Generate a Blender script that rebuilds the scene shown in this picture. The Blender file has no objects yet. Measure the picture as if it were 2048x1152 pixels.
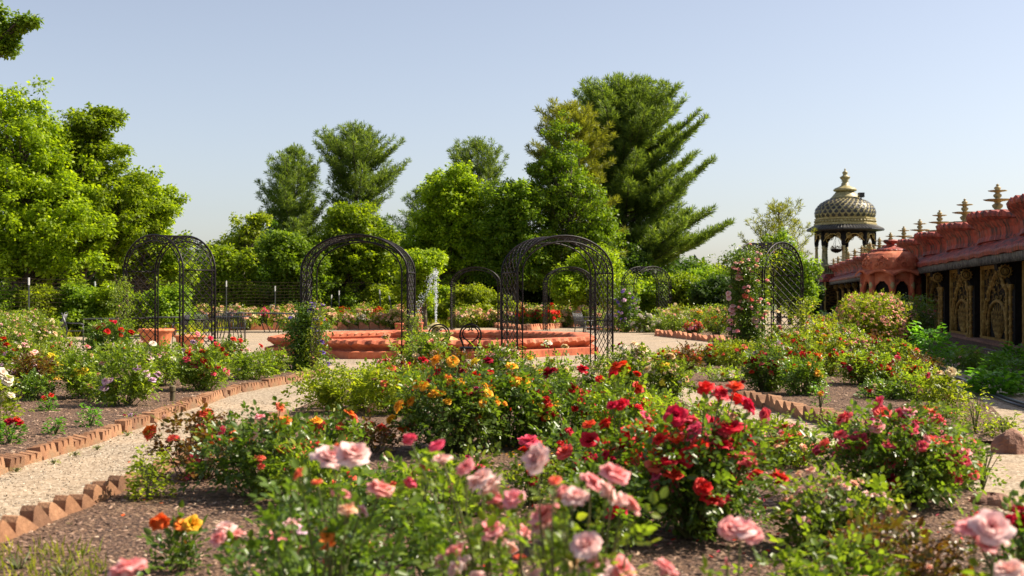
import bpy, math, random
import numpy as np
from mathutils import Vector, Matrix
PI = math.pi
rng = np.random.default_rng(11)
R = random.Random(11)
SC = bpy.context.scene
COL = SC.collection
FPX, HZ, CH = 2400.0, 590.0, 1.5          # focal length and horizon of a 2048 px wide picture, eye height in metres

def dist(py): return CH * FPX / (py - HZ)
def G(px, py):
    d = dist(py)
    return ((px - 1024) / FPX * d, d)
def P(px, py, d): return Vector(((px - 1024) / FPX * d, d, CH - (py - HZ) / FPX * d))
def sn(v): return v / np.maximum(np.linalg.norm(v, axis=-1, keepdims=True), 1e-9)

# ------------------------------------------------------------ materials
def new_mat(name):
    m = bpy.data.materials.new(name); m.use_nodes = True
    nt = m.node_tree; b = nt.nodes['Principled BSDF']
    return m, nt, b
def N(nt, typ, **kw):
    n = nt.nodes.new(typ)
    for k, v in kw.items():
        if k in n.inputs: n.inputs[k].default_value = v
        else: setattr(n, k, v)
    return n
def c4(c): return (c[0], c[1], c[2], 1.0)
def ramp(nt, fac, stops):
    r = nt.nodes.new('ShaderNodeValToRGB')
    e = r.color_ramp.elements
    while len(e) < len(stops): e.new(0.5)
    for el, (p, c) in zip(e, stops): el.position = p; el.color = c4(c)
    nt.links.new(fac, r.inputs[0])
    return r.outputs[0]
def mixc(nt, fac, a, b, mode='MIX'):
    m = nt.nodes.new('ShaderNodeMix'); m.data_type = 'RGBA'; m.blend_type = mode
    for s, v in ((m.inputs[0], fac), (m.inputs[6], a), (m.inputs[7], b)):
        if isinstance(v, bpy.types.NodeSocket): nt.links.new(v, s)
        elif isinstance(v, (int, float)): s.default_value = v
        else: s.default_value = c4(v)
    return m.outputs[2]
def objco(nt): return nt.nodes.new('ShaderNodeTexCoord').outputs['Object']
def noise(nt, scale, detail=4, vec=None, rough=0.6):
    n = N(nt, 'ShaderNodeTexNoise'); n.inputs['Scale'].default_value = scale
    n.inputs['Detail'].default_value = detail; n.inputs['Roughness'].default_value = rough
    nt.links.new(vec if vec is not None else objco(nt), n.inputs['Vector'])
    return n.outputs[0]
def bump(nt, b, h, strength=0.4, d=0.02):
    n = N(nt, 'ShaderNodeBump'); n.inputs['Strength'].default_value = strength; n.inputs['Distance'].default_value = d
    nt.links.new(h, n.inputs['Height']); nt.links.new(n.outputs[0], b.inputs['Normal'])
def plain(name, stops, rough=0.6, scale=6, bs=0.3, bd=0.01, metal=0.0, detail=6, spec=0.5, rnd=0):
    """stone, metal, paint: colour wanders between the stops with a noise"""
    m, nt, b = new_mat(name)
    co = objco(nt)
    n1 = noise(nt, scale, detail, co)
    cc = ramp(nt, n1, stops)
    if rnd:
        oi = N(nt, 'ShaderNodeObjectInfo'); cc = mixc(nt, 1.0, cc, ramp(nt, oi.outputs['Random'], [(0, (1 - rnd,) * 3), (.5, (1.05, 1, .9)), (1, (1 + rnd * .6, 1 + rnd * .7, 1 + rnd * .6))]), 'MULTIPLY')
        cc = mixc(nt, ramp(nt, noise(nt, 2.3, 5, co), [(.5, (0, 0, 0)), (.68, (.8, .8, .8))]), cc, (.13, .1, .06))
    nt.links.new(cc, b.inputs['Base Color'])
    b.inputs['Roughness'].default_value = rough; b.inputs['Metallic'].default_value = metal
    b.inputs['Specular IOR Level'].default_value = spec
    if bs: bump(nt, b, noise(nt, scale * 5, 4, co), bs, bd)
    return m
def leafmat(name, cols, trans=0.3, rough=0.42, spec=0.4, tint=None):
    m, nt, b = new_mat(name)
    geo = N(nt, 'ShaderNodeNewGeometry'); oi = N(nt, 'ShaderNodeObjectInfo')
    col = ramp(nt, geo.outputs['Random Per Island'], [(i / max(1, len(cols) - 1), c) for i, c in enumerate(cols)])
    nz = noise(nt, 0.9, 2)
    col = mixc(nt, nz, col, mixc(nt, 0.55, col, (tint or (0.09, 0.14, 0.02))))
    col = mixc(nt, 1.0, col, ramp(nt, noise(nt, 2.1, 3), [(.36, (.62, .66, .62)), (.62, (1.2, 1.15, 1.1))]), 'MULTIPLY')
    hs = N(nt, 'ShaderNodeHueSaturation'); nt.links.new(col, hs.inputs['Color'])
    mr = N(nt, 'ShaderNodeMapRange'); nt.links.new(oi.outputs['Random'], mr.inputs[0])
    mr.inputs[3].default_value = 0.8; mr.inputs[4].default_value = 1.2
    nt.links.new(mr.outputs[0], hs.inputs['Value'])
    col = mixc(nt, 1.0, hs.outputs[0], (LEAFK * 1.22, LEAFK * 1.06, LEAFK * .62), 'MULTIPLY')
    nt.links.new(col, b.inputs['Base Color']); b.inputs['Roughness'].default_value = rough
    b.inputs['Specular IOR Level'].default_value = spec
    tr = N(nt, 'ShaderNodeBsdfTranslucent')
    nt.links.new(mixc(nt, 1.0, col, (2.1, 2.1, 0.8), 'MULTIPLY'), tr.inputs[0])
    mx = N(nt, 'ShaderNodeMixShader'); mx.inputs[0].default_value = min(.58, trans * 1.45)
    nt.links.new(b.outputs[0], mx.inputs[1]); nt.links.new(tr.outputs[0], mx.inputs[2])
    nt.links.new(mx.outputs[0], nt.nodes['Material Output'].inputs[0])
    return m
def petalmat(name, inner, outer):
    m, nt, b = new_mat(name)
    at = N(nt, 'ShaderNodeAttribute'); at.attribute_name = 'pt'
    col = ramp(nt, at.outputs['Fac'], [(0.0, inner), (0.75, outer), (1.0, tuple(min(0.9, c * 1.08 + 0.01) for c in outer))])
    geo = N(nt, 'ShaderNodeNewGeometry')
    col = mixc(nt, geo.outputs['Random Per Island'], col, mixc(nt, 0.3, col, inner))
    oi = N(nt, 'ShaderNodeObjectInfo')
    hs = N(nt, 'ShaderNodeHueSaturation'); nt.links.new(col, hs.inputs['Color'])
    mr = N(nt, 'ShaderNodeMapRange'); nt.links.new(oi.outputs['Random'], mr.inputs[0])
    mr.inputs[3].default_value = 0.486; mr.inputs[4].default_value = 0.512
    nt.links.new(mr.outputs[0], hs.inputs['Hue']); col = hs.outputs[0]
    nt.links.new(col, b.inputs['Base Color']); b.inputs['Roughness'].default_value = 0.6
    b.inputs['Specular IOR Level'].default_value = 0.25
    tr = N(nt, 'ShaderNodeBsdfTranslucent'); nt.links.new(col, tr.inputs[0])
    mx = N(nt, 'ShaderNodeMixShader'); mx.inputs[0].default_value = 0.35
    nt.links.new(b.outputs[0], mx.inputs[1]); nt.links.new(tr.outputs[0], mx.inputs[2])
    nt.links.new(mx.outputs[0], nt.nodes['Material Output'].inputs[0])
    return m

M = {}
LEAFK = 1.6
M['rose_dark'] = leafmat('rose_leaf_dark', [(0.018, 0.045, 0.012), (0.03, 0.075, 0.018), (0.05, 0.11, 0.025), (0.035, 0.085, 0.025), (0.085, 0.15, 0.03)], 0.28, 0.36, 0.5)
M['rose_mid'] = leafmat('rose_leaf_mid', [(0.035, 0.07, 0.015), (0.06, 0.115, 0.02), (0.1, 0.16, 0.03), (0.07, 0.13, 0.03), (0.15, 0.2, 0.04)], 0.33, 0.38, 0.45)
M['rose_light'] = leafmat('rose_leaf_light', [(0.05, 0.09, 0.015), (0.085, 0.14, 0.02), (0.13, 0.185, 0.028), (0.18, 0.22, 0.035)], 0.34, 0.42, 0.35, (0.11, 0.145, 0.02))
M['rose_bronze'] = leafmat('rose_leaf_bronze', [(0.06, 0.014, 0.01), (0.08, 0.028, 0.014), (0.05, 0.055, 0.015), (0.085, 0.05, 0.016)], 0.25, 0.36, 0.45, (0.05, 0.06, 0.016))
M['hosta'] = leafmat('shade_leaf', [(0.03, 0.1, 0.015), (0.05, 0.15, 0.02), (0.08, 0.2, 0.03)], 0.25, 0.45, 0.35, (0.07, 0.17, 0.03))
M['tree_bright'] = leafmat('bright_tree_leaf', [(0.034, 0.072, 0.008), (0.068, 0.128, 0.01), (0.115, 0.185, 0.014), (0.17, 0.245, 0.02)], 0.32, 0.5, 0.3, (0.115, 0.175, 0.01))
M['tree_mid'] = leafmat('mid_tree_leaf', [(0.03, 0.075, 0.01), (0.055, 0.12, 0.012), (0.09, 0.17, 0.018), (0.13, 0.21, 0.02)], 0.3, 0.5, 0.3)
M['tree_dark'] = leafmat('dark_tree_leaf', [(0.012, 0.035, 0.008), (0.022, 0.055, 0.01), (0.04, 0.085, 0.015)], 0.28, 0.5, 0.3, (0.03, 0.06, 0.01))
M['tree_yellow'] = leafmat('yellow_green_leaf', [(0.06, 0.1, 0.012), (0.1, 0.155, 0.015), (0.16, 0.215, 0.02)], 0.32, 0.5, 0.3, (0.11, 0.15, 0.015))
M['pine'] = leafmat('pine_needles', [(0.026, 0.052, 0.024), (0.05, 0.09, 0.036), (0.085, 0.14, 0.05), (0.12, 0.18, 0.06)], 0.32, 0.5, 0.3, (0.05, 0.085, 0.022))
M['pine_yellow'] = leafmat('pine_needles_warm', [(0.06, 0.075, 0.02), (0.095, 0.12, 0.025), (0.14, 0.165, 0.035)], 0.3, 0.5, 0.3, (0.07, 0.09, 0.02))
M['grass'] = leafmat('grass_blades', [(0.08, 0.12, 0.02), (0.14, 0.19, 0.03), (0.25, 0.26, 0.07)], 0.35, 0.5, 0.3)
M['bark'] = plain('bark', [(0.3, (0.04, 0.03, 0.022)), (0.7, (0.13, 0.1, 0.075))], 0.9, 9, 0.8, 0.03)
M['cane'] = plain('green_cane', [(0.35, (0.06, 0.09, 0.02)), (0.65, (0.13, 0.12, 0.04))], 0.55, 12, 0.2)
M['cane_brown'] = plain('woody_cane', [(0.35, (0.06, 0.045, 0.02)), (0.65, (0.14, 0.11, 0.05))], 0.7, 12, 0.2)
M['iron'] = plain('wrought_iron', [(0.3, (0.004, 0.0025, 0.003)), (0.7, (0.015, 0.009, 0.009))], 0.45, 14, 0.3, 0.004, 0.0, 5, 0.22)
M['iron_grey'] = plain('patio_metal', [(0.3, (0.014, 0.014, 0.017)), (0.7, (0.035, 0.035, 0.042))], 0.45, 14, 0.1, 0.004, 0.0, 5, 0.6)
M['terra'] = plain('terracotta_paint', [(0.3, (0.13, 0.04, 0.025)), (0.41, (0.4, 0.09, 0.038)), (0.56, (0.5, 0.14, 0.06)), (0.68, (0.53, 0.19, 0.1)), (0.78, (0.5, 0.33, 0.22))], 0.8, 3.4, 0.4, 0.012)
M['pot'] = plain('orange_terracotta', [(0.3, (0.5, 0.13, 0.05)), (0.7, (0.66, 0.22, 0.09))], 0.7, 4, 0.2, 0.01)
M['edging'] = plain('edging_stone', [(0.25, (0.15, 0.07, 0.04)), (0.5, (0.28, 0.14, 0.075)), (0.75, (0.36, 0.22, 0.12))], 0.9, 5, 0.7, 0.02, rnd=.42)
M['edging_red'] = plain('edging_terracotta', [(0.25, (0.3, 0.1, 0.05)), (0.5, (0.48, 0.19, 0.1)), (0.75, (0.5, 0.29, 0.18))], 0.88, 4, 0.6, 0.015, rnd=.42)
M['edging_yellow'] = plain('edging_yellow', [(0.3, (0.55, 0.3, 0.03)), (0.7, (0.75, 0.45, 0.06))], 0.85, 5, 0.4, 0.01)
M['rock'] = plain('red_rock', [(0.3, (0.13, 0.06, 0.04)), (0.7, (0.36, 0.19, 0.13))], 0.9, 4, 0.8, 0.04)
M['darkrock'] = plain('dark_rock', [(0.3, (0.03, 0.03, 0.035)), (0.7, (0.09, 0.085, 0.085))], 0.85, 4, 0.8, 0.04)
M['gold'] = plain('old_gold_paint', [(0.3, (0.2, 0.12, 0.025)), (0.5, (0.44, 0.3, 0.08)), (0.72, (0.6, 0.47, 0.2))], 0.5, 8, 0.3, 0.01)
M['gold_pale'] = plain('pale_gold_paint', [(0.28, (0.12, 0.1, 0.05)), (0.5, (0.31, 0.26, 0.11)), (0.75, (0.5, 0.43, 0.21))], 0.5, 5, 0.3, 0.01)
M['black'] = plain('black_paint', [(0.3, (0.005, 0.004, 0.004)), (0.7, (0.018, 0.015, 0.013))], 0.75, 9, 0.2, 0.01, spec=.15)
M['slate'] = plain('dark_scale_paint', [(0.3, (0.012, 0.012, 0.012)), (0.7, (0.045, 0.042, 0.042))], 0.45, 5, 0.2, 0.01, 0, 5, 0.4)
M['wallgold'] = plain('dim_gold_paint', [(0.3, (0.1, 0.06, 0.015)), (0.5, (0.28, 0.17, 0.045)), (0.72, (0.5, 0.34, 0.1))], 0.65, 8, 0.3, 0.01, spec=.2)
M['white_drip'] = plain('weathered_white', [(0.35, (0.03, 0.027, 0.024)), (0.65, (0.2, 0.18, 0.15))], 0.8, 7, 0.3)
M['cream_paint'] = plain('yellow_cream_paint', [(0.3, (0.26, 0.2, 0.07)), (0.7, (0.5, 0.42, 0.19))], 0.6, 7, 0.3)
M['hose'] = plain('garden_hose', [(0.3, (0.02, 0.022, 0.03)), (0.7, (0.06, 0.065, 0.08))], 0.35, 20, 0)
M['post'] = plain('galvanised_post', [(0.3, (0.03, 0.035, 0.03)), (0.7, (0.08, 0.085, 0.08))], 0.6, 9, 0.1)
M['post_cap'] = plain('white_post_tip', [(0.3, (0.6, 0.6, 0.58)), (0.7, (0.78, 0.78, 0.75))], 0.6, 9, 0.1)
M['wire'] = plain('rusty_wire', [(0.3, (0.015, 0.01, 0.007)), (0.7, (0.04, 0.026, 0.015))], 0.8, 9, 0, spec=.1)
PAL = {
 'pink': ((0.78, 0.12, 0.14), (0.86, 0.4, 0.39)), 'palepink': ((0.85, 0.3, 0.28), (0.88, 0.63, 0.58)),
 'hotpink': ((0.7, 0.03, 0.09), (0.8, 0.12, 0.17)), 'red': ((0.42, 0.004, 0.008), (0.66, 0.012, 0.014)),
 'crimson': ((0.22, 0.002, 0.012), (0.42, 0.006, 0.024)), 'scarlet': ((0.75, 0.1, 0.03), (0.78, 0.03, 0.014)),
 'coral': ((0.85, 0.28, 0.08), (0.85, 0.15, 0.1)), 'orange': ((0.85, 0.5, 0.05), (0.84, 0.18, 0.03)),
 'amber': ((0.85, 0.35, 0.02), (0.88, 0.46, 0.03)), 'yellow': ((0.85, 0.55, 0.03), (0.88, 0.7, 0.06)),
 'cream': ((0.8, 0.5, 0.2), (0.82, 0.7, 0.44)), 'white': ((0.8, 0.62, 0.45), (0.8, 0.74, 0.63)),
 'lavender': ((0.62, 0.3, 0.45), (0.74, 0.52, 0.64)), 'peach': ((0.85, 0.33, 0.2), (0.88, 0.55, 0.38)),
 'purple': ((0.3, 0.1, 0.4), (0.26, 0.17, 0.58)), 'magenta': ((0.5, 0.01, 0.12), (0.62, 0.03, 0.22))}
for k, (i_, o_) in PAL.items(): M['p_' + k] = petalmat('petal_' + k, i_, o_)
M['budgreen'] = leafmat('bud_green', [(0.09, 0.14, 0.02), (0.16, 0.2, 0.04)], 0.2, 0.5, 0.3)

# ------------------------------------------------------------ mesh helpers
def link(name, me, mat, parent=None, loc=None):
    o = bpy.data.objects.new(name, me); COL.objects.link(o)
    if mat is not None and len(me.materials) == 0: me.materials.append(mat)
    if parent is not None: o.parent = parent
    if loc is not None: o.location = loc
    return o
def np_mesh(name, V, F, smooth=False, attr=None):
    """V (n,3); F (m,k) with one face size"""
    me = bpy.data.meshes.new(name); V = np.asarray(V, dtype=np.float32); F = np.asarray(F, dtype=np.int32)
    k = F.shape[1]
    me.vertices.add(len(V)); me.vertices.foreach_set('co', V.ravel())
    me.loops.add(F.size); me.loops.foreach_set('vertex_index', F.ravel())
    me.polygons.add(len(F)); me.polygons.foreach_set('loop_start', np.arange(0, F.size, k, dtype=np.int32))
    try: me.polygons.foreach_set('loop_total', np.full(len(F), k, dtype=np.int32))
    except Exception: pass
    if smooth: me.polygons.foreach_set('use_smooth', np.ones(len(F), dtype=bool))
    if attr is not None:
        a = me.attributes.new('pt', 'FLOAT', 'POINT'); a.data.foreach_set('value', np.asarray(attr, dtype=np.float32))
    me.update(calc_edges=True)
    return me
class MB:
    def __init__(s): s.v = []; s.f = []
    def add(s, vs, fs):
        o = len(s.v); s.v += [tuple(v) for v in vs]; s.f += [tuple(i + o for i in f) for f in fs]
    def box(s, a, b, rz=0, c=None):
        x0, y0, z0 = a; x1, y1, z1 = b
        vs = [(x0, y0, z0), (x1, y0, z0), (x1, y1, z0), (x0, y1, z0), (x0, y0, z1), (x1, y0, z1), (x1, y1, z1), (x0, y1, z1)]
        if rz:
            cx, cy = c if c else ((x0 + x1) / 2, (y0 + y1) / 2); cs, sn_ = math.cos(rz), math.sin(rz)
            vs = [(cx + (x - cx) * cs - (y - cy) * sn_, cy + (x - cx) * sn_ + (y - cy) * cs, z) for x, y, z in vs]
        s.add(vs, [(0, 3, 2, 1), (4, 5, 6, 7), (0, 1, 5, 4), (1, 2, 6, 5), (2, 3, 7, 6), (3, 0, 4, 7)])
    def tube(s, pts, r, n=6, close=False, cap=True):
        pts = [Vector(p) for p in pts]; m = len(pts)
        rs = r if isinstance(r, (list, tuple)) else [r] * m
        vs = []; up = Vector((0.13, 0.07, 1)).normalized(); prev = None
        for i, p in enumerate(pts):
            if close: t = pts[(i + 1) % m] - pts[i - 1]
            else: t = pts[min(i + 1, m - 1)] - pts[max(i - 1, 0)]
            if t.length < 1e-9: t = Vector((0, 0, 1))
            t.normalize()
            if prev is None:
                a = t.cross(up)
                if a.length < 0.05: a = t.cross(Vector((1, 0, 0)))
            else: a = prev - t * prev.dot(t)
            a.normalize(); b = t.cross(a); prev = a
            for k in range(n):
                an = 2 * PI * k / n
                vs.append(p + (a * math.cos(an) + b * math.sin(an)) * rs[i])
        fs = []
        for i in range(m if close else m - 1):
            j = (i + 1) % m
            for k in range(n):
                k2 = (k + 1) % n
                fs.append((i * n + k, i * n + k2, j * n + k2, j * n + k))
        if cap and not close:
            fs.append(tuple(range(n))[::-1]); fs.append(tuple((m - 1) * n + k for k in range(n)))
        s.add(vs, fs)
    def lathe(s, prof, n=16, c=(0, 0, 0), fn=None, rot=0.0):
        vs = []
        for i, (r, z) in enumerate(prof):
            for k in range(n):
                a = 2 * PI * k / n + rot
                rr = fn(a, i, r) if fn else r
                vs.append((c[0] + rr * math.cos(a), c[1] + rr * math.sin(a), c[2] + z))
        fs = []
        for i in range(len(prof) - 1):
            for k in range(n):
                k2 = (k + 1) % n
                fs.append((i * n + k, i * n + k2, (i + 1) * n + k2, (i + 1) * n + k))
        fs.append(tuple(range(n))[::-1]); fs.append(tuple((len(prof) - 1) * n + k for k in range(n)))
        s.add(vs, fs)
    def grid(s, fn, nu, nv):
        vs = [fn(i / nu, j / nv) for i in range(nu + 1) for j in range(nv + 1)]
        fs = [(i * (nv + 1) + j, (i + 1) * (nv + 1) + j, (i + 1) * (nv + 1) + j + 1, i * (nv + 1) + j + 1) for i in range(nu) for j in range(nv)]
        s.add(vs, fs)
    def prism(s, poly, fn, t0, t1):
        """poly of 2D points, fn(a, b, t) -> 3D"""
        n = len(poly)
        vs = [fn(a, b, t0) for a, b in poly] + [fn(a, b, t1) for a, b in poly]
        fs = [tuple(range(n))[::-1], tuple(range(n, 2 * n))] + [(i, (i + 1) % n, n + (i + 1) % n, n + i) for i in range(n)]
        s.add(vs, fs)
    def mesh(s, name, smooth=False):
        me = bpy.data.meshes.new(name); me.from_pydata(s.v, [], s.f)
        if smooth: me.polygons.foreach_set('use_smooth', np.ones(len(me.polygons), dtype=bool))
        me.update(); return me
    def build(s, name, mat, parent=None, smooth=False, loc=None): return link(name, s.mesh(name, smooth), mat, parent, loc)
def tag(o, label, cat, group=None, kind=None):
    if label: o['label'] = label
    if cat: o['category'] = cat
    if group: o['group'] = group
    if kind: o['kind'] = kind
    return o
def thing(name, label, cat, loc=(0, 0, 0), rz=0.0, group=None):
    o = bpy.data.objects.new(name, None); COL.objects.link(o); o.empty_display_size = 0.1
    o.location = loc; o.rotation_euler = (0, 0, rz)
    return tag(o, label, cat, group)
def struct(o): o['kind'] = 'structure'; return o
def stuff(o, label=None, cat=None):
    o['kind'] = 'stuff'; return tag(o, label, cat)
def scatter(tv, tf, pos, scl, rot):
    """many copies of a template as one vertex and face array"""
    tv = np.asarray(tv, dtype=np.float64); tf = np.asarray(tf); n = len(pos)
    scl = np.asarray(scl, dtype=np.float64)
    if scl.ndim == 1: scl = scl[:, None]
    V = np.einsum('nij,nkj->nki', rot, tv[None] * scl[:, None, :]) + pos[:, None, :]
    Fc = tf[None] + (np.arange(n) * len(tv))[:, None, None]
    return V.reshape(-1, 3), Fc.reshape(-1, tf.shape[1])
def frames(A, Nn):
    A = sn(A); S = sn(np.cross(A, Nn)); U = np.cross(S, A)
    return np.stack([S, A, U], axis=2)             # columns: side, along, up
def randdir(n):
    return sn(rng.normal(size=(n, 3)))
LEAF_HEX = (np.array([(0, 0, 0), (0.3, 0.3, 0.09), (0.25, 0.7, 0.03), (0, 1, -0.13), (-0.25, 0.7, 0.03), (-0.3, 0.3, 0.09)]), np.array([(0, 1, 2, 3), (0, 3, 4, 5)]))
LEAF_QUAD = (np.array([(0, 0, 0), (0.33, 0.45, 0.08), (0, 1, -0.08), (-0.33, 0.45, 0.08)]), np.array([(0, 1, 2, 3)]))
LEAF_LONG = (np.array([(0, 0, 0), (0.13, 0.4, 0.04), (0, 1, -0.2), (-0.13, 0.4, 0.04)]), np.array([(0, 1, 2, 3)]))
def leaves(name, pos, axis, nrm, size, mat, parent=None, tpl=LEAF_HEX, smooth=False):
    V, Fc = scatter(tpl[0], tpl[1], pos, size, frames(axis, nrm))
    return link(name, np_mesh(name, V, Fc, smooth), mat, parent)
def compound(pos, axis, nrm, s):
    """five leaflets per rose leaf; s = leaflet length"""
    Fm = frames(axis, nrm); S, A, U = Fm[:, :, 0], Fm[:, :, 1], Fm[:, :, 2]
    s = s[:, None]; o = []
    for t, side, k in ((2.3, 0, 1.1), (1.5, 1, 1.0), (1.5, -1, 1.0), (0.7, 1, 0.8), (0.7, -1, 0.8)):
        p = pos + A * s * t * 0.8 + S * s * side * 0.08 - U * s * 0.06 * t * t
        a = A * (1 if side == 0 else 0.55) + S * side * 0.85 + rng.normal(size=A.shape) * 0.18
        o.append((p, a, U + rng.normal(size=U.shape) * 0.28, s[:, 0] * k * rng.uniform(0.8, 1.15, len(s))))
    return [np.concatenate(x) for x in zip(*o)]
# ------------------------------------------------------------ rose blossoms
def rose_template(layers, nu, nv, name, seed):
    r = random.Random(seed); V = []; Fc = []; T = []
    for li, (cnt, ang, wid, ln) in enumerate(layers):
        off = r.random() * 6.28
        for k in range(cnt):
            az = off + 2 * PI * k / cnt + r.uniform(-.2, .2); a0 = ang * r.uniform(.85, 1.15); L = ln * r.uniform(.9, 1.1)
            base = len(V); rad = 0.03; z = 0.0; prof = []
            for j in range(nv + 1):
                v = j / nv
                th = math.radians(a0 * 1.3 - 62 * v * v) if a0 < 16 and v > .2 else math.radians(min(125, a0 * (0.35 + 0.9 * v * v + (0.35 if v > .8 else 0)) + (40 if v < 0.25 else 0) * (1 - v * 4)))
                if j: rad += math.sin(th) * L / nv; z += math.cos(th) * L / nv
                prof.append((rad, z))
            ruf = r.uniform(-1, 1)
            for j in range(nv + 1):
                v = j / nv; w = wid * (0.3 + 1.1 * math.sin(PI * min(1, 0.12 + 0.72 * v))) * 0.5
                for i in range(nu + 1):
                    u = -1 + 2 * i / nu
                    rr, z = prof[j]; tipdrop = (0.12 * u * u * v * v) * L
                    aa = az + u * w / max(0.22, rr + 0.12)
                    wob = 0.045 * math.sin(3.1 * u + ruf * 5 + li) * v
                    rr2 = rr * (1 - 0.08 * u * u) + wob
                    V.append((rr2 * math.cos(aa), rr2 * math.sin(aa), z - tipdrop + wob)); T.append(min(1, 0.15 * li + 0.6 * v * (0.5 + li / len(layers))))
            for j in range(nv):
                for i in range(nu):
                    a = base + j * (nu + 1) + i; Fc.append((a, a + 1, a + nu + 2, a + nu + 1))
    V = np.array(V); V[:, 2] -= V[:, 2].max() * 0.45
    V /= np.abs(V[:, :2]).max()
    return V, np.array(Fc), np.array(T)
HI = [rose_template([(4, 8, .62, .62), (5, 14, .75, .68), (6, 24, .8, .7), (6, 37, .9, .74), (7, 52, 1.0, .77), (7, 70, 1.05, .78)], 4, 5, 'rose', 5 + i) for i in range(3)]
HI += [rose_template([(4, 10, .7, .6), (5, 24, .85, .66), (6, 44, .95, .7), (7, 64, 1.05, .75)], 4, 5, 'rose', 25 + i) for i in range(2)]
MID = [rose_template([(4, 12, .8, .6), (5, 30, .95, .66), (6, 52, 1.0, .72), (6, 70, 1.05, .75)], 2, 3, 'rose', 45 + i) for i in range(4)]
LOWT = [rose_template([(3, 15, 1.0, .6), (4, 40, 1.1, .68), (5, 66, 1.2, .75)], 1, 2, 'rose', 65 + i) for i in range(3)]
HI_ME = [np_mesh('rose_blossom', v, f, True, t) for v, f, t in HI]
MID_ME = [np_mesh('rose_blossom', v, f, True, t) for v, f, t in MID]
def bud_mesh():
    b = MB(); b.lathe([(0.05, -0.9), (0.3, -0.55), (0.42, -0.1), (0.34, 0.4), (0.1, 0.95)], 7, fn=lambda a, i, r: r * (1 + .08 * math.sin(3 * a + i)))
    me = b.mesh('rose_bud', True); at = me.attributes.new('pt', 'FLOAT', 'POINT')
    at.data.foreach_set('value', np.full(len(me.vertices), 0.7, dtype=np.float32)); return me
BUD_ME = bud_mesh()
def put(me, mat, parent, loc, s, rot, name='blossom'):
    o = bpy.data.objects.new(name, me); COL.objects.link(o)
    if len(me.materials) == 0: me.materials.append(mat)
    o.material_slots[0].link = 'OBJECT'; o.material_slots[0].material = mat
    o.parent = parent; o.location = loc; o.scale = (s, s, s * R.uniform(.95, 1.25)); o.rotation_euler = rot
    return o
def flower_rot(x, y, k=0.55):
    t = R.uniform(0.1, k * 2.0); a = math.atan2(y, x) + R.uniform(-.9, .9)
    return Matrix.Rotation(a, 3, 'Z') @ Matrix.Rotation(t, 3, 'Y') @ Matrix.Rotation(R.uniform(0, 6.3), 3, 'Z')
NBUSH = [0]
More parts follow.
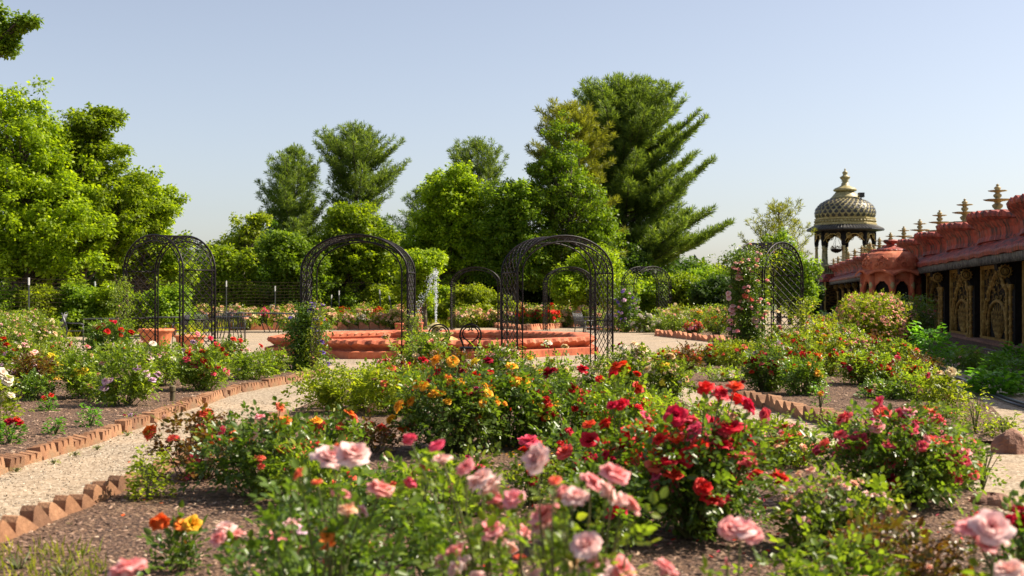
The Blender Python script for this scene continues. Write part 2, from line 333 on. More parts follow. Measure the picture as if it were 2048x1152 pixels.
def rose_bush(label, px, D, top, wpx, pal, nb, leaf='rose_dark', dens=1.0, ex=(), group=None, bs=None, bronze=0.12,
              name='rose_bush', cat='rose bush', depth=None, buds=None, low=None, leafsize=None, spiky=0.0, hmin=None, camx=None):
    """px centre, D metres away, top = picture row of the leafy top, wpx = width in the picture;
    ex = blossoms seen in the photo [(px, py, diameter px, palette)]"""
    NBUSH[0] += 1
    X = (px - 1024) / FPX * D; h = CH - (top - HZ) / FPX * D; w = wpx / FPX * D; dp = depth or w
    if hmin: h = max(h, hmin)
    root = thing(name, label, cat, (X, D, 0.0), 0, group)
    lod = 2 if D < 9 else (1 if D < 32 else 0)
    pals = pal if isinstance(pal, (list, tuple)) else [pal]
    nb = min(95 - len(ex), int(nb * (4.6 if 6.5 < D < 32 else 1.8))); bs = (bs or .045) * (.96 if D < 32 else 1)
    tips = []                                                  # (x, y, z, radius, palette, rank)
    for (ex_, ey_, ed, ep) in ex:
        p = P(ex_, ey_, D); p.x -= X; p.y = 0
        dy = R.uniform(-.3, .1) * dp; k = (D + dy) / D
        tips.append((((ex_ - 1024) / FPX * (D + dy)) - X, dy, CH - (ey_ - HZ) / FPX * (D + dy), ed / 2 / FPX * (D + dy), ep))
    bsz = bs or 0.045
    left = nb
    while left > 0:
        r = math.sqrt(R.random()); a = R.uniform(0, 2 * PI)
        x, y = r * w / 2 * .92 * math.cos(a), r * dp / 2 * .92 * math.sin(a)
        z = h * (1 - 0.42 * r * r) * R.uniform(0.82, 1.08) if R.random() < 0.78 else h * R.uniform(.4, .8)
        pc = R.choice(pals)
        for q in range(min(left, R.choice((1, 1, 2, 3, 4)))):
            tips.append((x + R.gauss(0, bsz * 1.1) * (q > 0), y + R.gauss(0, bsz * 1.1) * (q > 0), z - abs(R.gauss(0, bsz * .8)) * (q > 0), bsz * R.uniform(.6, 1.25), pc)); left -= 1
    xt = []
    for i in range(int((12 if lod else 7) * max(1, w / .9))):
        r = math.sqrt(R.random()) * .95; a = R.uniform(0, 2 * PI)
        xt.append((r * w / 2 * math.cos(a), r * dp / 2 * math.sin(a), h * (1 - 0.4 * r * r) * R.uniform(.75, 1.08)))
    allt = np.array([t[:3] for t in tips] + xt)
    n = len(allt)
    base = np.stack([allt[:, 0] * .16 + rng.normal(size=n) * .03, allt[:, 1] * .16 + rng.normal(size=n) * .03, np.zeros(n)], 1)
    mid = np.stack([allt[:, 0] * .62 + rng.normal(size=n) * .05, allt[:, 1] * .62 + rng.normal(size=n) * .05, allt[:, 2] * rng.uniform(.45, .6, n)], 1)
    def bez(i, t):
        t = t[:, None]; return base[i] * (1 - t) ** 2 + 2 * mid[i] * t * (1 - t) + allt[i] * t * t
    mb = MB(); ts = np.linspace(0, 1, 6 if lod else 4)
    rb = 0.0075 if lod else 0.011
    for i in range(n):
        pts = bez(np.full(len(ts), i), ts); mb.tube(pts, [rb * (1 - .62 * t) for t in ts], 5 if lod == 2 else 3, cap=False)
    mb.build('stems', M['cane'] if leaf != 'rose_bronze' else M['cane_brown'], root, True)
    # leaves: along the canes and filling the body of the bush
    vol = w * dp * h
    nl = int(dens * (330 if D < 5.5 else 800 if lod == 2 else 720 if lod == 1 else 340) * (vol / 0.7) ** 0.62)
    ls = leafsize or (0.046 if lod == 2 else 0.048 if lod == 1 else 0.07)
    n1 = int(nl * .55); n2 = nl - n1
    ii = rng.integers(0, n, n1); tt = rng.uniform(.3, .97, n1) ** .8
    p1 = bez(ii, tt); od = randdir(n1); od[:, 2] = od[:, 2] * .5 + .1; p1 += od * rng.uniform(0, .09, n1)[:, None]
    rr = rng.uniform(0, 1, n2) ** .42; aa = rng.uniform(0, 2 * PI, n2); q = rng.uniform(.12, 1, n2) ** .8
    env = np.sqrt(np.clip(1 - ((q - .58) / .6) ** 2, .08, 1)) * (1 + .18 * np.sin(aa * 3 + px) + .13 * np.sin(aa * 5 + px * 2.3 + q * 7))
    p2 = np.stack([rr * env * w / 2 * np.cos(aa), rr * env * dp / 2 * np.sin(aa), q * h * .96], 1)
    p2 += rng.normal(size=p2.shape) * .03
    p = np.concatenate([p1, p2]); p[:, 2] = np.maximum(p[:, 2], .03)
    out = p - np.array([0, 0, h * .35]); ax = sn(sn(out) * .8 + rng.normal(size=p.shape) * .65)
    nr = np.array([0, 0, 1.0]) + .5 * sn(out) + rng.normal(size=p.shape) * .5
    s = ls * rng.uniform(.6, 1.25, len(p))
    isb = (rng.random(len(p)) < bronze * np.clip(3.2 * (p[:, 2] / h - .5), 0, 2.4))
    if isb.sum() < 80 or not lod: isb[:] = False
    for mk, sel, nm in ((leaf, ~isb, 'foliage'), ('rose_bronze', isb, 'new_shoots')):
        if sel.sum() < 4: continue
        if lod: a_ = compound(p[sel], ax[sel], nr[sel], s[sel]); tpl = LEAF_HEX
        else:
            k = 3; rep = lambda v: np.repeat(v, k, 0)
            a_ = [rep(p[sel]) + rng.normal(size=(sel.sum() * k, 3)) * .06, rep(ax[sel]) + rng.normal(size=(sel.sum() * k, 3)) * .5, rep(nr[sel]) + rng.normal(size=(sel.sum() * k, 3)) * .4, rep(s[sel])]; tpl = LEAF_QUAD
        leaves(nm, a_[0], a_[1], a_[2], a_[3], M[mk], root, tpl)
    if lod:
        me_set = HI_ME if lod == 2 else MID_ME
        for (x, y, z, r, pl) in tips:
            m3 = flower_rot(x, y)
            o = put(R.choice(me_set), M['p_' + pl], root, (x, y, z), r * (1.27 if D < 5.5 else 1.2), m3.to_euler())
        if low:
            pl = R.choice(pals); tv, tf, ta = LOWT[0]; a3 = rng.uniform(0, 6.3, low); q3 = rng.uniform(.12, 1, low); e3 = np.sqrt(np.clip(1 - ((q3 - .5) / .58) ** 2, .08, 1)) * rng.uniform(.9, 1.1, low)
            ps = np.stack([e3 * w / 2 * np.cos(a3), e3 * dp / 2 * np.sin(a3), q3 * h], 1)
            V, Fc = scatter(tv, tf, ps, bsz * rng.uniform(.7, 1.2, low), np.array([np.array(flower_rot(x, y)) for x, y, z in ps]))
            stuff(link('small_blossoms', np_mesh('small_blossoms', V, Fc, False, np.tile(ta, low)), M['p_' + pl], root))
        for i in range(buds if buds is not None else max(1, int(len(tips) * .25))):
            x, y, z = xt[i % len(xt)]
            put(BUD_ME, M[R.choice(['budgreen', 'p_' + R.choice(pals)])], root, (x, y, z + .02), .013 + .006 * R.random(), (R.uniform(-.4, .4), R.uniform(-.4, .4), 0), 'bud')
    elif tips:
        by = {}
        for t in tips: by.setdefault(t[4], []).append(t)
        for pl, tl in by.items():
            tv, tf, ta = R.choice(LOWT)
            rot = np.array([np.array(flower_rot(t[0], t[1])) for t in tl])
            V, Fc = scatter(tv, tf, np.array([t[:3] for t in tl]), np.array([t[3] * 1.3 for t in tl]), rot)
            stuff(link('blossoms', np_mesh('blossoms', V, Fc, False, np.tile(ta, len(tl))), M['p_' + pl], root))
    return root

def small_plant(label, px, by, hpx, wpx, mat, n=160, ls=.05, name='leafy_plant', cat='plant', flowers=(), group=None, tpl=LEAF_HEX, fr=.03):
    D = dist(by); X = (px - 1024) / FPX * D; h = hpx / FPX * D; w = wpx / FPX * D
    root = thing(name, label, cat, (X, D, 0), 0, group)
    mb = MB(); tips = []
    for i in range(9):
        a = R.uniform(0, 6.3); r = R.uniform(.1, .45) * w; t = (r * math.cos(a), r * math.sin(a), h * R.uniform(.7, 1)); tips.append(t)
        mb.tube([(0, 0, 0), (t[0] * .4, t[1] * .4, t[2] * .55), t], [.006, .005, .003], 4, cap=False)
    mb.build('stems', M['cane'], root)
    aa = rng.uniform(0, 6.3, n); q = rng.uniform(.1, 1, n); rr = rng.uniform(.1, 1, n) ** .5 * np.sqrt(np.clip(1 - ((q - .4) / .65) ** 2, .1, 1))
    p = np.stack([rr * w / 2 * np.cos(aa), rr * w / 2 * np.sin(aa), q * h], 1)
    p *= (1 + .16 * np.sin(aa * 3 + px) + .12 * np.sin(q * 9 + aa * 2))[:, None]; p += rng.normal(size=p.shape) * .035 * w; p[:, 2] = np.maximum(p[:, 2], .01)
    ax = sn(np.stack([np.cos(aa), np.sin(aa), rng.uniform(-.1, .6, n)], 1) + rng.normal(size=(n, 3)) * .3)
    leaves('foliage', p, ax, np.array([0, 0, 1.]) + rng.normal(size=(n, 3)) * .35, ls * rng.uniform(.6, 1.2, n), M[mat], root, tpl)
    for (fx, fy, pl) in flowers:
        q = P(fx, fy, D); put(R.choice(HI_ME), M['p_' + pl], root, (q.x - X, R.uniform(-.05, .05), q.z), fr, flower_rot(0, -1).to_euler())
    return root

# ------------------------------------------------------------ trees
def branch_tubes(mb, start, targets, r0, segs=5):
    for t in targets:
        a = Vector(start(t)); b = Vector(t); L = (b - a).length
        m = a.lerp(b, .5) + Vector((R.uniform(-.06, .06), R.uniform(-.06, .06), .1)) * L
        pts = [a.lerp(m, k / segs).lerp(m.lerp(b, k / segs), k / segs) for k in range(segs + 1)]
        mb.tube(pts, [max(.012, r0 * (1 - .85 * k / segs)) for k in range(segs + 1)], 4, cap=False)
def leaf_cloud(cent, rad, per, ls, flat=.75):
    k = len(cent); n = k * per
    c = np.repeat(cent, per, 0); r = np.repeat(rad, per)
    d = randdir(n); rr = rng.uniform(0, 1, n) ** .5
    p = c + d * (r * rr)[:, None] * np.array([1, 1, flat])
    ax = sn(d * np.array([1, 1, .3]) + rng.normal(size=(n, 3)) * .6 + np.array([0, 0, -.25]))
    nr = d * .7 + np.array([0, 0, 1.0]) + rng.normal(size=(n, 3)) * .45
    return p, ax, nr, ls * rng.uniform(.6, 1.3, n)
def tree(label, D, blobs, mat, ncl, per=70, ls=.13, cr=.55, trunk=None, name='deciduous_tree', cat='tree', group=None, depth=.8, tr=.16, inner=.35, lean=0):
    """blobs: ellipses of the crown in picture pixels (cx, cy, rx, ry) at distance D"""
    k = D / FPX; ncl = int(ncl * 1.8); cr *= .8; per = int(per * .8); blobs = [(a_, b_, c_ * 1.08, d_ * 1.05) for a_, b_, c_, d_ in blobs]
    bx = trunk if trunk is not None else blobs[0][0]
    X = (bx - 1024) * k
    root = thing(name, label, cat, (X, D, 0), 0, group)
    E = [((cx - 1024) * k - X, R.uniform(-.12, .12) * rx * k, CH - (cy - HZ) * k, rx * k, ry * k) for cx, cy, rx, ry in blobs]
    wt = np.array([e[3] ** 2 * e[4] for e in E]) ** .75; wt /= wt.sum()
    which = rng.choice(len(E), ncl, p=wt)
    d = randdir(ncl); rr = rng.uniform(0, 1, ncl) ** inner * rng.choice([1.0, 1.0, 1.0, 1.16], ncl)
    Ea = np.array(E)[which]
    az_ = np.arctan2(d[:, 1], d[:, 0]); rr = rr * (1 + .17 * np.sin(az_ * 3 + bx) * np.sin(d[:, 2] * 5 + bx * .7) + .12 * np.sin(az_ * 7 + d[:, 2] * 9))
    ncl = int(ncl)
    cent = np.stack([Ea[:, 0] + d[:, 0] * rr * np.maximum(.1, Ea[:, 3] - cr * .5), Ea[:, 1] + d[:, 1] * rr * Ea[:, 3] * depth, Ea[:, 2] + d[:, 2] * rr * np.maximum(.1, Ea[:, 4] - cr * .4)], 1)
    cent = cent[cent[:, 2] > .25]
    ztop = max(e[2] + e[4] * .5 for e in E)
    ht = min(cent[:, 2].mean() + .2 * ztop, ztop * .8); cx_, cy_ = cent[:, 0].mean(), cent[:, 1].mean()
    tb = MB(); tp = [(0, 0, -.1), (cx_ * .1, cy_ * .1, ht * .3), (cx_ * .4, cy_ * .4, ht * .65), (cx_ * .75, cy_ * .75, ht)]
    tb.tube(tp, [tr * 1.25, tr, tr * .75, tr * .3], 9)
    tb.build('trunk', M['bark'], root, True)
    mb = MB()
    def st(t):
        f = max(.12, min(.92, t[2] / ht * .62)); g = f * 3; i = min(2, int(g)); a, b = Vector(tp[i]), Vector(tp[i + 1]); return a.lerp(b, g - i)
    pick = cent[rng.permutation(len(cent))[:min(len(cent), 90)]]
    branch_tubes(mb, st, pick, tr * .32)
    mb.build('limbs', M['bark'], root, True)
    rad = cr * rng.uniform(.55, 1.25, len(cent))
    p, ax, nr, s = leaf_cloud(cent, rad, per, ls)
    ok = p[:, 2] > .03
    leaves('crown', p[ok], ax[ok], nr[ok], s[ok], M[mat], root, LEAF_QUAD)
    return root
def needle_tpl(n=12, w=.055):
    V = []; F_ = []
    r = random.Random(3)
    for i in range(n):
        a = 2 * PI * i / n * 2.4; t = r.uniform(.35, 1.0)
        d = Vector((math.cos(a) * t, 1.1 - .5 * t, math.sin(a) * t)).normalized() * r.uniform(.8, 1.1)
        sd = d.cross(Vector((r.uniform(-1, 1), r.uniform(-1, 1), r.uniform(-1, 1)))).normalized() * w
        b = len(V); V += [(0, 0, 0), tuple(d * .55 + sd), tuple(d), tuple(d * .55 - sd)]; F_.append((b, b + 1, b + 2, b + 3))
    return np.array(V), np.array(F_)
NEEDLE = needle_tpl()
def pine(label, px, D, top, prof, mat='pine', dens=1.0, ts=.3, z0=1.2, name='pine_tree', lean=0, group=None, up=.45, seed=1):
    """prof: [(picture row, left reach px, right reach px)] from the top down"""
    k = D / FPX; top += 12; X = (px - 1024) * k; H = CH - (top - HZ) * k
    rr = random.Random(seed)
    root = thing(name, label, 'tree', (X, D, 0), 0, group)
    tb = MB(); tb.tube([(0, 0, -.1), (lean * .1, 0, H * .35), (lean * .5, 0, H * .7), (lean, 0, H * .97)], [.28 * H / 12, .2 * H / 12, .12 * H / 12, .03], 9)
    tb.build('trunk', M['bark'], root, True)
    zs = [CH - (r_ - HZ) * k for r_, _, _ in prof]; lf = [l * k for _, l, _ in prof]; rt = [r_ * k for _, _, r_ in prof]
    zs_, lf_, rt_ = zs[::-1], lf[::-1], rt[::-1]
    mb = MB(); tp = []; ta = []
    z = z0
    while z < H - .15:
        cnt = rr.randint(5, 7); a0 = rr.random() * 6.3
        for c in range(cnt):
            a = a0 + 2 * PI * c / cnt + rr.uniform(-.3, .3); zz = z + rr.uniform(-.25, .25)
            rise = up * (0.5 + 1.2 * zz / H)
            l_, r_ = np.interp(zz + .4, zs_, lf_), np.interp(zz + .4, zs_, rt_)
            cx = math.cos(a); reach = (r_ if cx > 0 else l_) * abs(cx) ** 1.0 + (l_ + r_) / 2 * (1 - abs(cx))
            L = max(.3, reach * rr.choice((rr.uniform(.4, .85), rr.uniform(.7, 1.0), rr.uniform(.98, 1.2))))
            L = min(L, (H - zz) * 1.15 + .45)
            x0 = lean * (zz / H) ** 2
            def pt(t):
                return Vector((x0 + math.cos(a) * L * t, math.sin(a) * L * t, zz + L * (rise * t * t * .75 + .08 * t)))
            ptsb = [pt(t / 5) for t in range(6)]
            mb.tube(ptsb, [max(.012, .055 * L / 4 * (1 - .8 * t / 5)) for t in range(6)], 4, cap=False)
            nt_ = max(3, int(L * 5.0 * dens))
            for j in range(nt_):
                t = .22 + .78 * (j + rr.random()) / nt_; b = pt(t); sd = 1 if j % 2 else -1
                tl = max(.22, (1.05 - t) * L * .42 + .2) * rr.uniform(.7, 1.2)
                ang = a + sd * rr.uniform(.5, 1.15)
                dv = Vector((math.cos(ang), math.sin(ang), rr.uniform(.25, .8))).normalized()
                m = max(2, int(tl / .13))
                for q in range(m):
                    f = (q + .7) / m
                    tp.append(b + dv * tl * f + Vector((0, 0, .12 * f * f))); ta.append(dv * .7 + Vector((rr.uniform(-.5, .5), rr.uniform(-.5, .5), rr.uniform(.2, .9))))
            tp.append(pt(1)); ta.append(pt(1) - pt(.8) + Vector((0, 0, .2)))
        z += rr.uniform(.38, .6) * (1.0 if z < H * .75 else .75)
    for q in range(8): tp.append(Vector((lean, 0, H * (.93 + .01 * q)))); ta.append(Vector((rr.uniform(-.4, .4), rr.uniform(-.4, .4), 1)))
    mb.build('limbs', M['bark'], root, True)
    tp = np.array([tuple(v) for v in tp]); ta = np.array([tuple(v) for v in ta])
    V, Fc = scatter(NEEDLE[0], NEEDLE[1], tp, ts * rng.uniform(.7, 1.2, len(tp)), frames(ta, randdir(len(tp))))
    link('crown', np_mesh('crown', V, Fc), M[mat], root)
    return root, len(tp)
# ------------------------------------------------------------ camera, light, sky
cam = bpy.data.cameras.new('camera'); co = bpy.data.objects.new('camera', cam); COL.objects.link(co); SC.camera = co
co.location = (0, 0, CH); co.rotation_euler = (PI / 2, 0, 0)
cam.sensor_width = 36; cam.lens = FPX / 2048 * 36; cam.shift_y = 14 / 2048; cam.clip_end = 3000; cam.clip_start = .05
cam.dof.use_dof = True; cam.dof.focus_distance = 20.0; cam.dof.aperture_fstop = 2.6
EL, AZ = math.radians(46), math.radians(10)        # the sun stands to the right, a little beyond the garden
sd = Vector((math.cos(AZ) * math.cos(EL), math.sin(AZ) * math.cos(EL), math.sin(EL)))
sl = bpy.data.lights.new('sun', 'SUN'); sl.energy = 5.0; sl.angle = math.radians(.53); sl.color = (1, .885, .72)
so = bpy.data.objects.new('sun', sl); COL.objects.link(so); so.rotation_euler = sd.to_track_quat('Z', 'Y').to_euler()
W = bpy.data.worlds.new('World'); SC.world = W; W.use_nodes = True
nt = W.node_tree; bg = nt.nodes['Background']
sky = nt.nodes.new('ShaderNodeTexSky'); sky.sky_type = 'NISHITA'; sky.sun_disc = False
sky.sun_elevation = EL; sky.sun_rotation = PI / 2 - AZ; sky.air_density = 1.0; sky.dust_density = 1.6; sky.ozone_density = 1.2; sky.altitude = 300
hs = nt.nodes.new('ShaderNodeHueSaturation'); hs.inputs['Saturation'].default_value = .68
nt.links.new(sky.outputs[0], hs.inputs['Color']); nt.links.new(mixc(nt, 1.0, hs.outputs[0], (1.0, .965, .975), 'MULTIPLY'), bg.inputs[0]); bg.inputs[1].default_value = .082
SC.view_settings.view_transform = 'Standard'; SC.view_settings.look = 'None'; SC.view_settings.exposure = 1.0; SC.view_settings.gamma = 1

# ------------------------------------------------------------ ground
def sheet(name, poly, z, mat, kind='structure'):
    mb = MB(); mb.add([(x, y, z) for x, y in poly], [tuple(range(len(poly)))])
    me = mb.mesh(name)
    import bmesh
    bm = bmesh.new(); bm.from_mesh(me); bmesh.ops.triangulate(bm, faces=bm.faces)
    for f in bm.faces:
        if f.normal.z < 0: f.normal_flip()
    bm.to_mesh(me); bm.free()
    o = link(name, me, mat); o['kind'] = kind; return o
def gravel_mat():
    m, nt, b = new_mat('gravel'); co_ = objco(nt)
    v = N(nt, 'ShaderNodeTexVoronoi'); v.inputs['Scale'].default_value = 42; nt.links.new(co_, v.inputs['Vector'])
    sep = N(nt, 'ShaderNodeSeparateColor'); nt.links.new(v.outputs['Color'], sep.inputs[0])
    col = ramp(nt, sep.outputs[0], [(0, (.12, .085, .055)), (.2, (.21, .155, .1)), (.6, (.31, .245, .17)), (1, (.47, .39, .29))])
    col = mixc(nt, ramp(nt, noise(nt, .7, 5, co_), [(.42, (0, 0, 0)), (.62, (1, 1, 1))]), col, mixc(nt, .35, col, (.5, .36, .23)))
    d = ramp(nt, v.outputs['Distance'], [(0.0, (1, 1, 1)), (.62, (1, 1, 1)), (.95, (.55, .5, .42))])
    col = mixc(nt, 1.0, col, d, 'MULTIPLY')
    nt.links.new(col, b.inputs['Base Color']); b.inputs['Roughness'].default_value = .9
    bump(nt, b, v.outputs['Distance'], -.9, .02); return m
def mulch_mat():
    m, nt, b = new_mat('mulch'); co_ = objco(nt)
    mp = N(nt, 'ShaderNodeMapping'); mp.inputs['Scale'].default_value = (38, 70, 50); mp.inputs['Rotation'].default_value = (0, 0, .4)
    nt.links.new(co_, mp.inputs[0])
    v = N(nt, 'ShaderNodeTexVoronoi'); v.inputs['Scale'].default_value = 1; v.inputs['Randomness'].default_value = 1; nt.links.new(mp.outputs[0], v.inputs['Vector'])
    sep = N(nt, 'ShaderNodeSeparateColor'); nt.links.new(v.outputs['Color'], sep.inputs[0])
    col = ramp(nt, sep.outputs[0], [(0, (.045, .022, .012)), (.35, (.13, .066, .036)), (.75, (.21, .115, .065)), (1, (.37, .24, .145))])
    col = mixc(nt, ramp(nt, noise(nt, 2.2, 5, co_), [(.4, (0, 0, 0)), (.65, (1, 1, 1))]), col, mixc(nt, .4, col, (.085, .048, .034)))
    nt.links.new(col, b.inputs['Base Color']); b.inputs['Roughness'].default_value = .93
    hn = N(nt, 'ShaderNodeMath', operation='ADD'); nt.links.new(v.outputs['Distance'], hn.inputs[0]); nt.links.new(noise(nt, 30, 5, co_), hn.inputs[1])
    bump(nt, b, hn.outputs[0], .9, .035); return m
def turf_mat():
    m, nt, b = new_mat('rough_grass_ground'); co_ = objco(nt)
    col = ramp(nt, noise(nt, 3, 8, co_), [(.3, (.03, .055, .012)), (.5, (.07, .1, .02)), (.7, (.15, .14, .05))])
    nt.links.new(col, b.inputs['Base Color']); b.inputs['Roughness'].default_value = .95
    bump(nt, b, noise(nt, 40, 4, co_), .9, .05); return m
M['gravel'], M['mulch'], M['turf'] = gravel_mat(), mulch_mat(), turf_mat()
sheet('ground', [(-900, -60), (900, -60), (900, 1500), (-900, 1500)], -.01, M['turf'])
sheet('gravel_path', [(-26, -6), (30, -6), (30, 118), (12, 118), (10, 60), (-12, 60), (-20, 40), (-26, 36)], 0.0, M['gravel'])
def gp(l): return [G(*q) if len(q) == 2 else q[:2] for q in l]
ET = 0.0
left_bed = [G(-200, 1030), G(0, 942), G(160, 893), G(240, 866), G(340, 828), G(470, 786), G(560, 769), G(645, 748), G(628, 736), G(560, 728), G(400, 722), G(250, 724), G(130, 742), G(60, 752), G(-250, 752)]
fg_bed = [(-3.2, -5), G(-60, 1125), G(0, 1092), G(100, 1052), G(240, 990), G(340, 940), G(450, 885), G(560, 838), G(640, 800), G(700, 762), G(800, 746), G(1000, 750), G(1200, 760), G(1290, 778), G(1380, 812), G(1500, 850), G(1620, 890), G(1750, 925), G(1900, 958), G(1985, 1012), G(2090, 1110), (3.4, 3), (3.4, -5)]
right_bed = [G(1285, 728), G(1375, 775), G(1520, 815), G(1690, 858), G(1800, 880), G(1900, 888), G(1990, 890), G(2035, 875), G(1985, 820), G(1915, 780), G(1860, 735), G(1800, 700), G(1690, 672), G(1590, 668), G(1470, 690), G(1450, 706), G(1400, 724)]
sheet('left_bed_mulch', left_bed, .03, M['mulch'])
sheet('front_bed_mulch', fg_bed, .034, M['mulch'])
sheet('right_bed_mulch', right_bed, .038, M['mulch'])
sheet('wall_bed_mulch', [(9.0, 12), (10.4, 14.5), (12.0, 23), (13.2, 30), (21, 66), (18.2, 66), (11.1, 33), (9.9, 26), (8.6, 20), (7.6, 14)], .042, M['mulch'])
far_bed_l = [G(395, 660), G(835, 658), G(835, 645), G(850, 638), G(380, 636)]
far_bed_m = [G(990, 651), G(1055, 659), G(1180, 651), G(1240, 657), G(1314, 660), G(1314, 640), G(990, 636)]
far_bed_r = [G(1316, 672), G(1462, 688), G(1500, 680), G(1520, 655), G(1500, 640), G(1320, 642)]
sheet('far_left_bed_mulch', far_bed_l, .03, M['mulch']); sheet('far_middle_bed_mulch', far_bed_m, .03, M['mulch']); sheet('far_right_bed_mulch', far_bed_r, .032, M['mulch'])
sheet('left_corner_bed_mulch', [G(-400, 735), G(-60, 735), G(70, 700), G(120, 668), G(60, 655), G(-500, 655)], .03, M['mulch'])

# chips of bark on the near mulch, fallen petals
def inpoly(x, y, poly):
    c = np.zeros(len(x), bool); n = len(poly)
    for i in range(n):
        x1, y1 = poly[i]; x2, y2 = poly[(i + 1) % n]
        c ^= ((y1 > y) != (y2 > y)) & (x < (x2 - x1) * (y - y1) / (y2 - y1 + 1e-12) + x1)
    return c
def chips(name, poly, n, y0, y1, mat, s0, s1, z, label, flat=.25):
    ys = y0 + (y1 - y0) * rng.random(n * 3) ** 1.3; xs = (rng.random(n * 3) - .5) * 1.0 * ys
    k = inpoly(xs, ys, poly); xs, ys = xs[k][:n], ys[k][:n]; m = len(xs)
    tv = np.array([(-.5, -.16, 0), (.5, -.12, .04), (.42, .17, .02), (-.45, .13, 0), (-.4, -.1, .14), (.4, -.08, .16), (.34, .1, .13), (-.36, .09, .12)])
    tf = np.array([(4, 5, 6, 7), (0, 1, 5, 4), (1, 2, 6, 5), (2, 3, 7, 6), (3, 0, 4, 7)])
    rot = frames(np.stack([rng.normal(size=m), rng.normal(size=m), rng.normal(size=m) * flat], 1), np.array([0, 0, 1.]) + rng.normal(size=(m, 3)) * flat)
    V, Fc = scatter(tv, tf, np.stack([xs, ys, np.full(m, z)], 1), rng.uniform(s0, s1, m), rot)
    return stuff(link(name, np_mesh(name, V, Fc), mat), label, 'mulch')
m, nt, b = new_mat('bark_chip'); geo = N(nt, 'ShaderNodeNewGeometry')
nt.links.new(ramp(nt, geo.outputs['Random Per Island'], [(0, (.05, .028, .02)), (.5, (.17, .1, .07)), (.85, (.3, .19, .13)), (1, (.45, .33, .23))]), b.inputs['Base Color']); b.inputs['Roughness'].default_value = .9
M['chip'] = m
chips('bark_chips', fg_bed, 13000, 4.5, 17, M['chip'], .018, .055, .036, 'loose brown bark chips covering the front rose bed')
chips('bark_chips', left_bed, 9000, 9, 26, M['chip'], .02, .06, .032, 'loose brown bark chips covering the left rose bed')
chips('bark_chips', right_bed, 6000, 12, 26, M['chip'], .02, .06, .04, 'loose brown bark chips covering the right rose bed')
path_poly = [G(-60, 962), G(160, 896), G(340, 832), G(645, 753), G(700, 764), G(560, 835), G(340, 936), G(0, 1088), G(-60, 1118)]
m, nt, b = new_mat('loose_pebble'); geo = N(nt, 'ShaderNodeNewGeometry')
nt.links.new(ramp(nt, geo.outputs['Random Per Island'], [(0, (.2, .14, .09)), (.5, (.38, .3, .21)), (1, (.6, .53, .42))]), b.inputs['Base Color']); b.inputs['Roughness'].default_value = .9
M['pebble'] = m
chips('loose_pebbles', path_poly, 9000, 7, 17, M['pebble'], .012, .03, .003, 'loose pale pebbles lying on the left gravel path', .8)
def petals(label, px, py, sx, sy, n, pal):
    x0, y0 = G(px, py); xs = x0 + rng.normal(size=n) * sx; ys = y0 + rng.normal(size=n) * sy
    tv = np.array([(-.4, 0, .05), (0, -.4, 0), (.4, 0, .08), (0, .45, .12)]); tf = np.array([(0, 1, 2, 3)])
    V, Fc = scatter(tv, tf, np.stack([xs, ys, np.full(n, .05)], 1), rng.uniform(.025, .045, n), frames(randdir(n) * np.array([1, 1, .3]), np.array([0, 0, 1.]) + rng.normal(size=(n, 3)) * .3))
    me = np_mesh('petals', V, Fc, False, np.full(len(V), .8)); stuff(link('fallen_petals', me, M['p_' + pal]), label, 'petals')
petals('yellow petals fallen on the mulch under the amber roses', 1030, 890, .45, .9, 260, 'amber')
petals('pink petals fallen on the mulch under the front roses', 1010, 990, 1.0, 1.6, 150, 'pink')
petals('red petals fallen on the mulch below the scarlet roses', 1330, 1060, .9, .7, 160, 'red')
petals('orange petals fallen at the foot of the coral bushes', 560, 960, .8, 1.2, 110, 'orange')
petals('rosy petals fallen beside the hot pink roses', 1600, 1030, .9, .9, 120, 'hotpink')

# ------------------------------------------------------------ edging blocks
BLOCKS = {}
def block_mesh(kind):
    if kind in BLOCKS: return BLOCKS[kind]
    L, hgt, th, lobes = kind; mb = MB(); prof = []; vl = .5 if lobes > 2 else (.3 if th < .1 else .45)
    for i in range(lobes):
        x0 = -L / 2 + L * i / lobes; w = L / lobes
        if th < .1: prof += [(-.5 * L, hgt * .22), (-.25 * L, hgt * .5), (.08 * L, hgt * .86), (.24 * L, hgt * .99), (.34 * L, hgt), (.44 * L, hgt * .82), (.5 * L, hgt * .3)]; continue
        if lobes > 2: prof += [(x0, hgt * .5), (x0 + .05 * w, hgt * .93), (x0 + .22 * w, hgt), (x0 + .5 * w, hgt * .97), (x0 + .72 * w, hgt * .88), (x0 + .88 * w, hgt * .5)]; continue
        prof += [(x0, hgt * vl), (x0 + .05 * w, hgt * .93), (x0 + .18 * w, hgt), (x0 + .34 * w, hgt * .97), (x0 + .6 * w, hgt * (.45 + .5 * vl)), (x0 + .85 * w, hgt * (.2 + .7 * vl)), (x0 + .97 * w, hgt * vl)]
    mb.prism([(-L / 2, -.04)] + prof + [(L / 2, -.04)], lambda a, b, t: (a, t, b), -th / 2, th / 2)
    mb.f = [f[::-1] for f in mb.f]
    if th > .1: mb.box((-L / 2 + .004, -th / 2 - .02, -.04), (L / 2 - .004, -th / 2 + .01, hgt * vl * .42))
    BLOCKS[kind] = mb.mesh('edging_block'); return BLOCKS[kind]
NBL = [0]
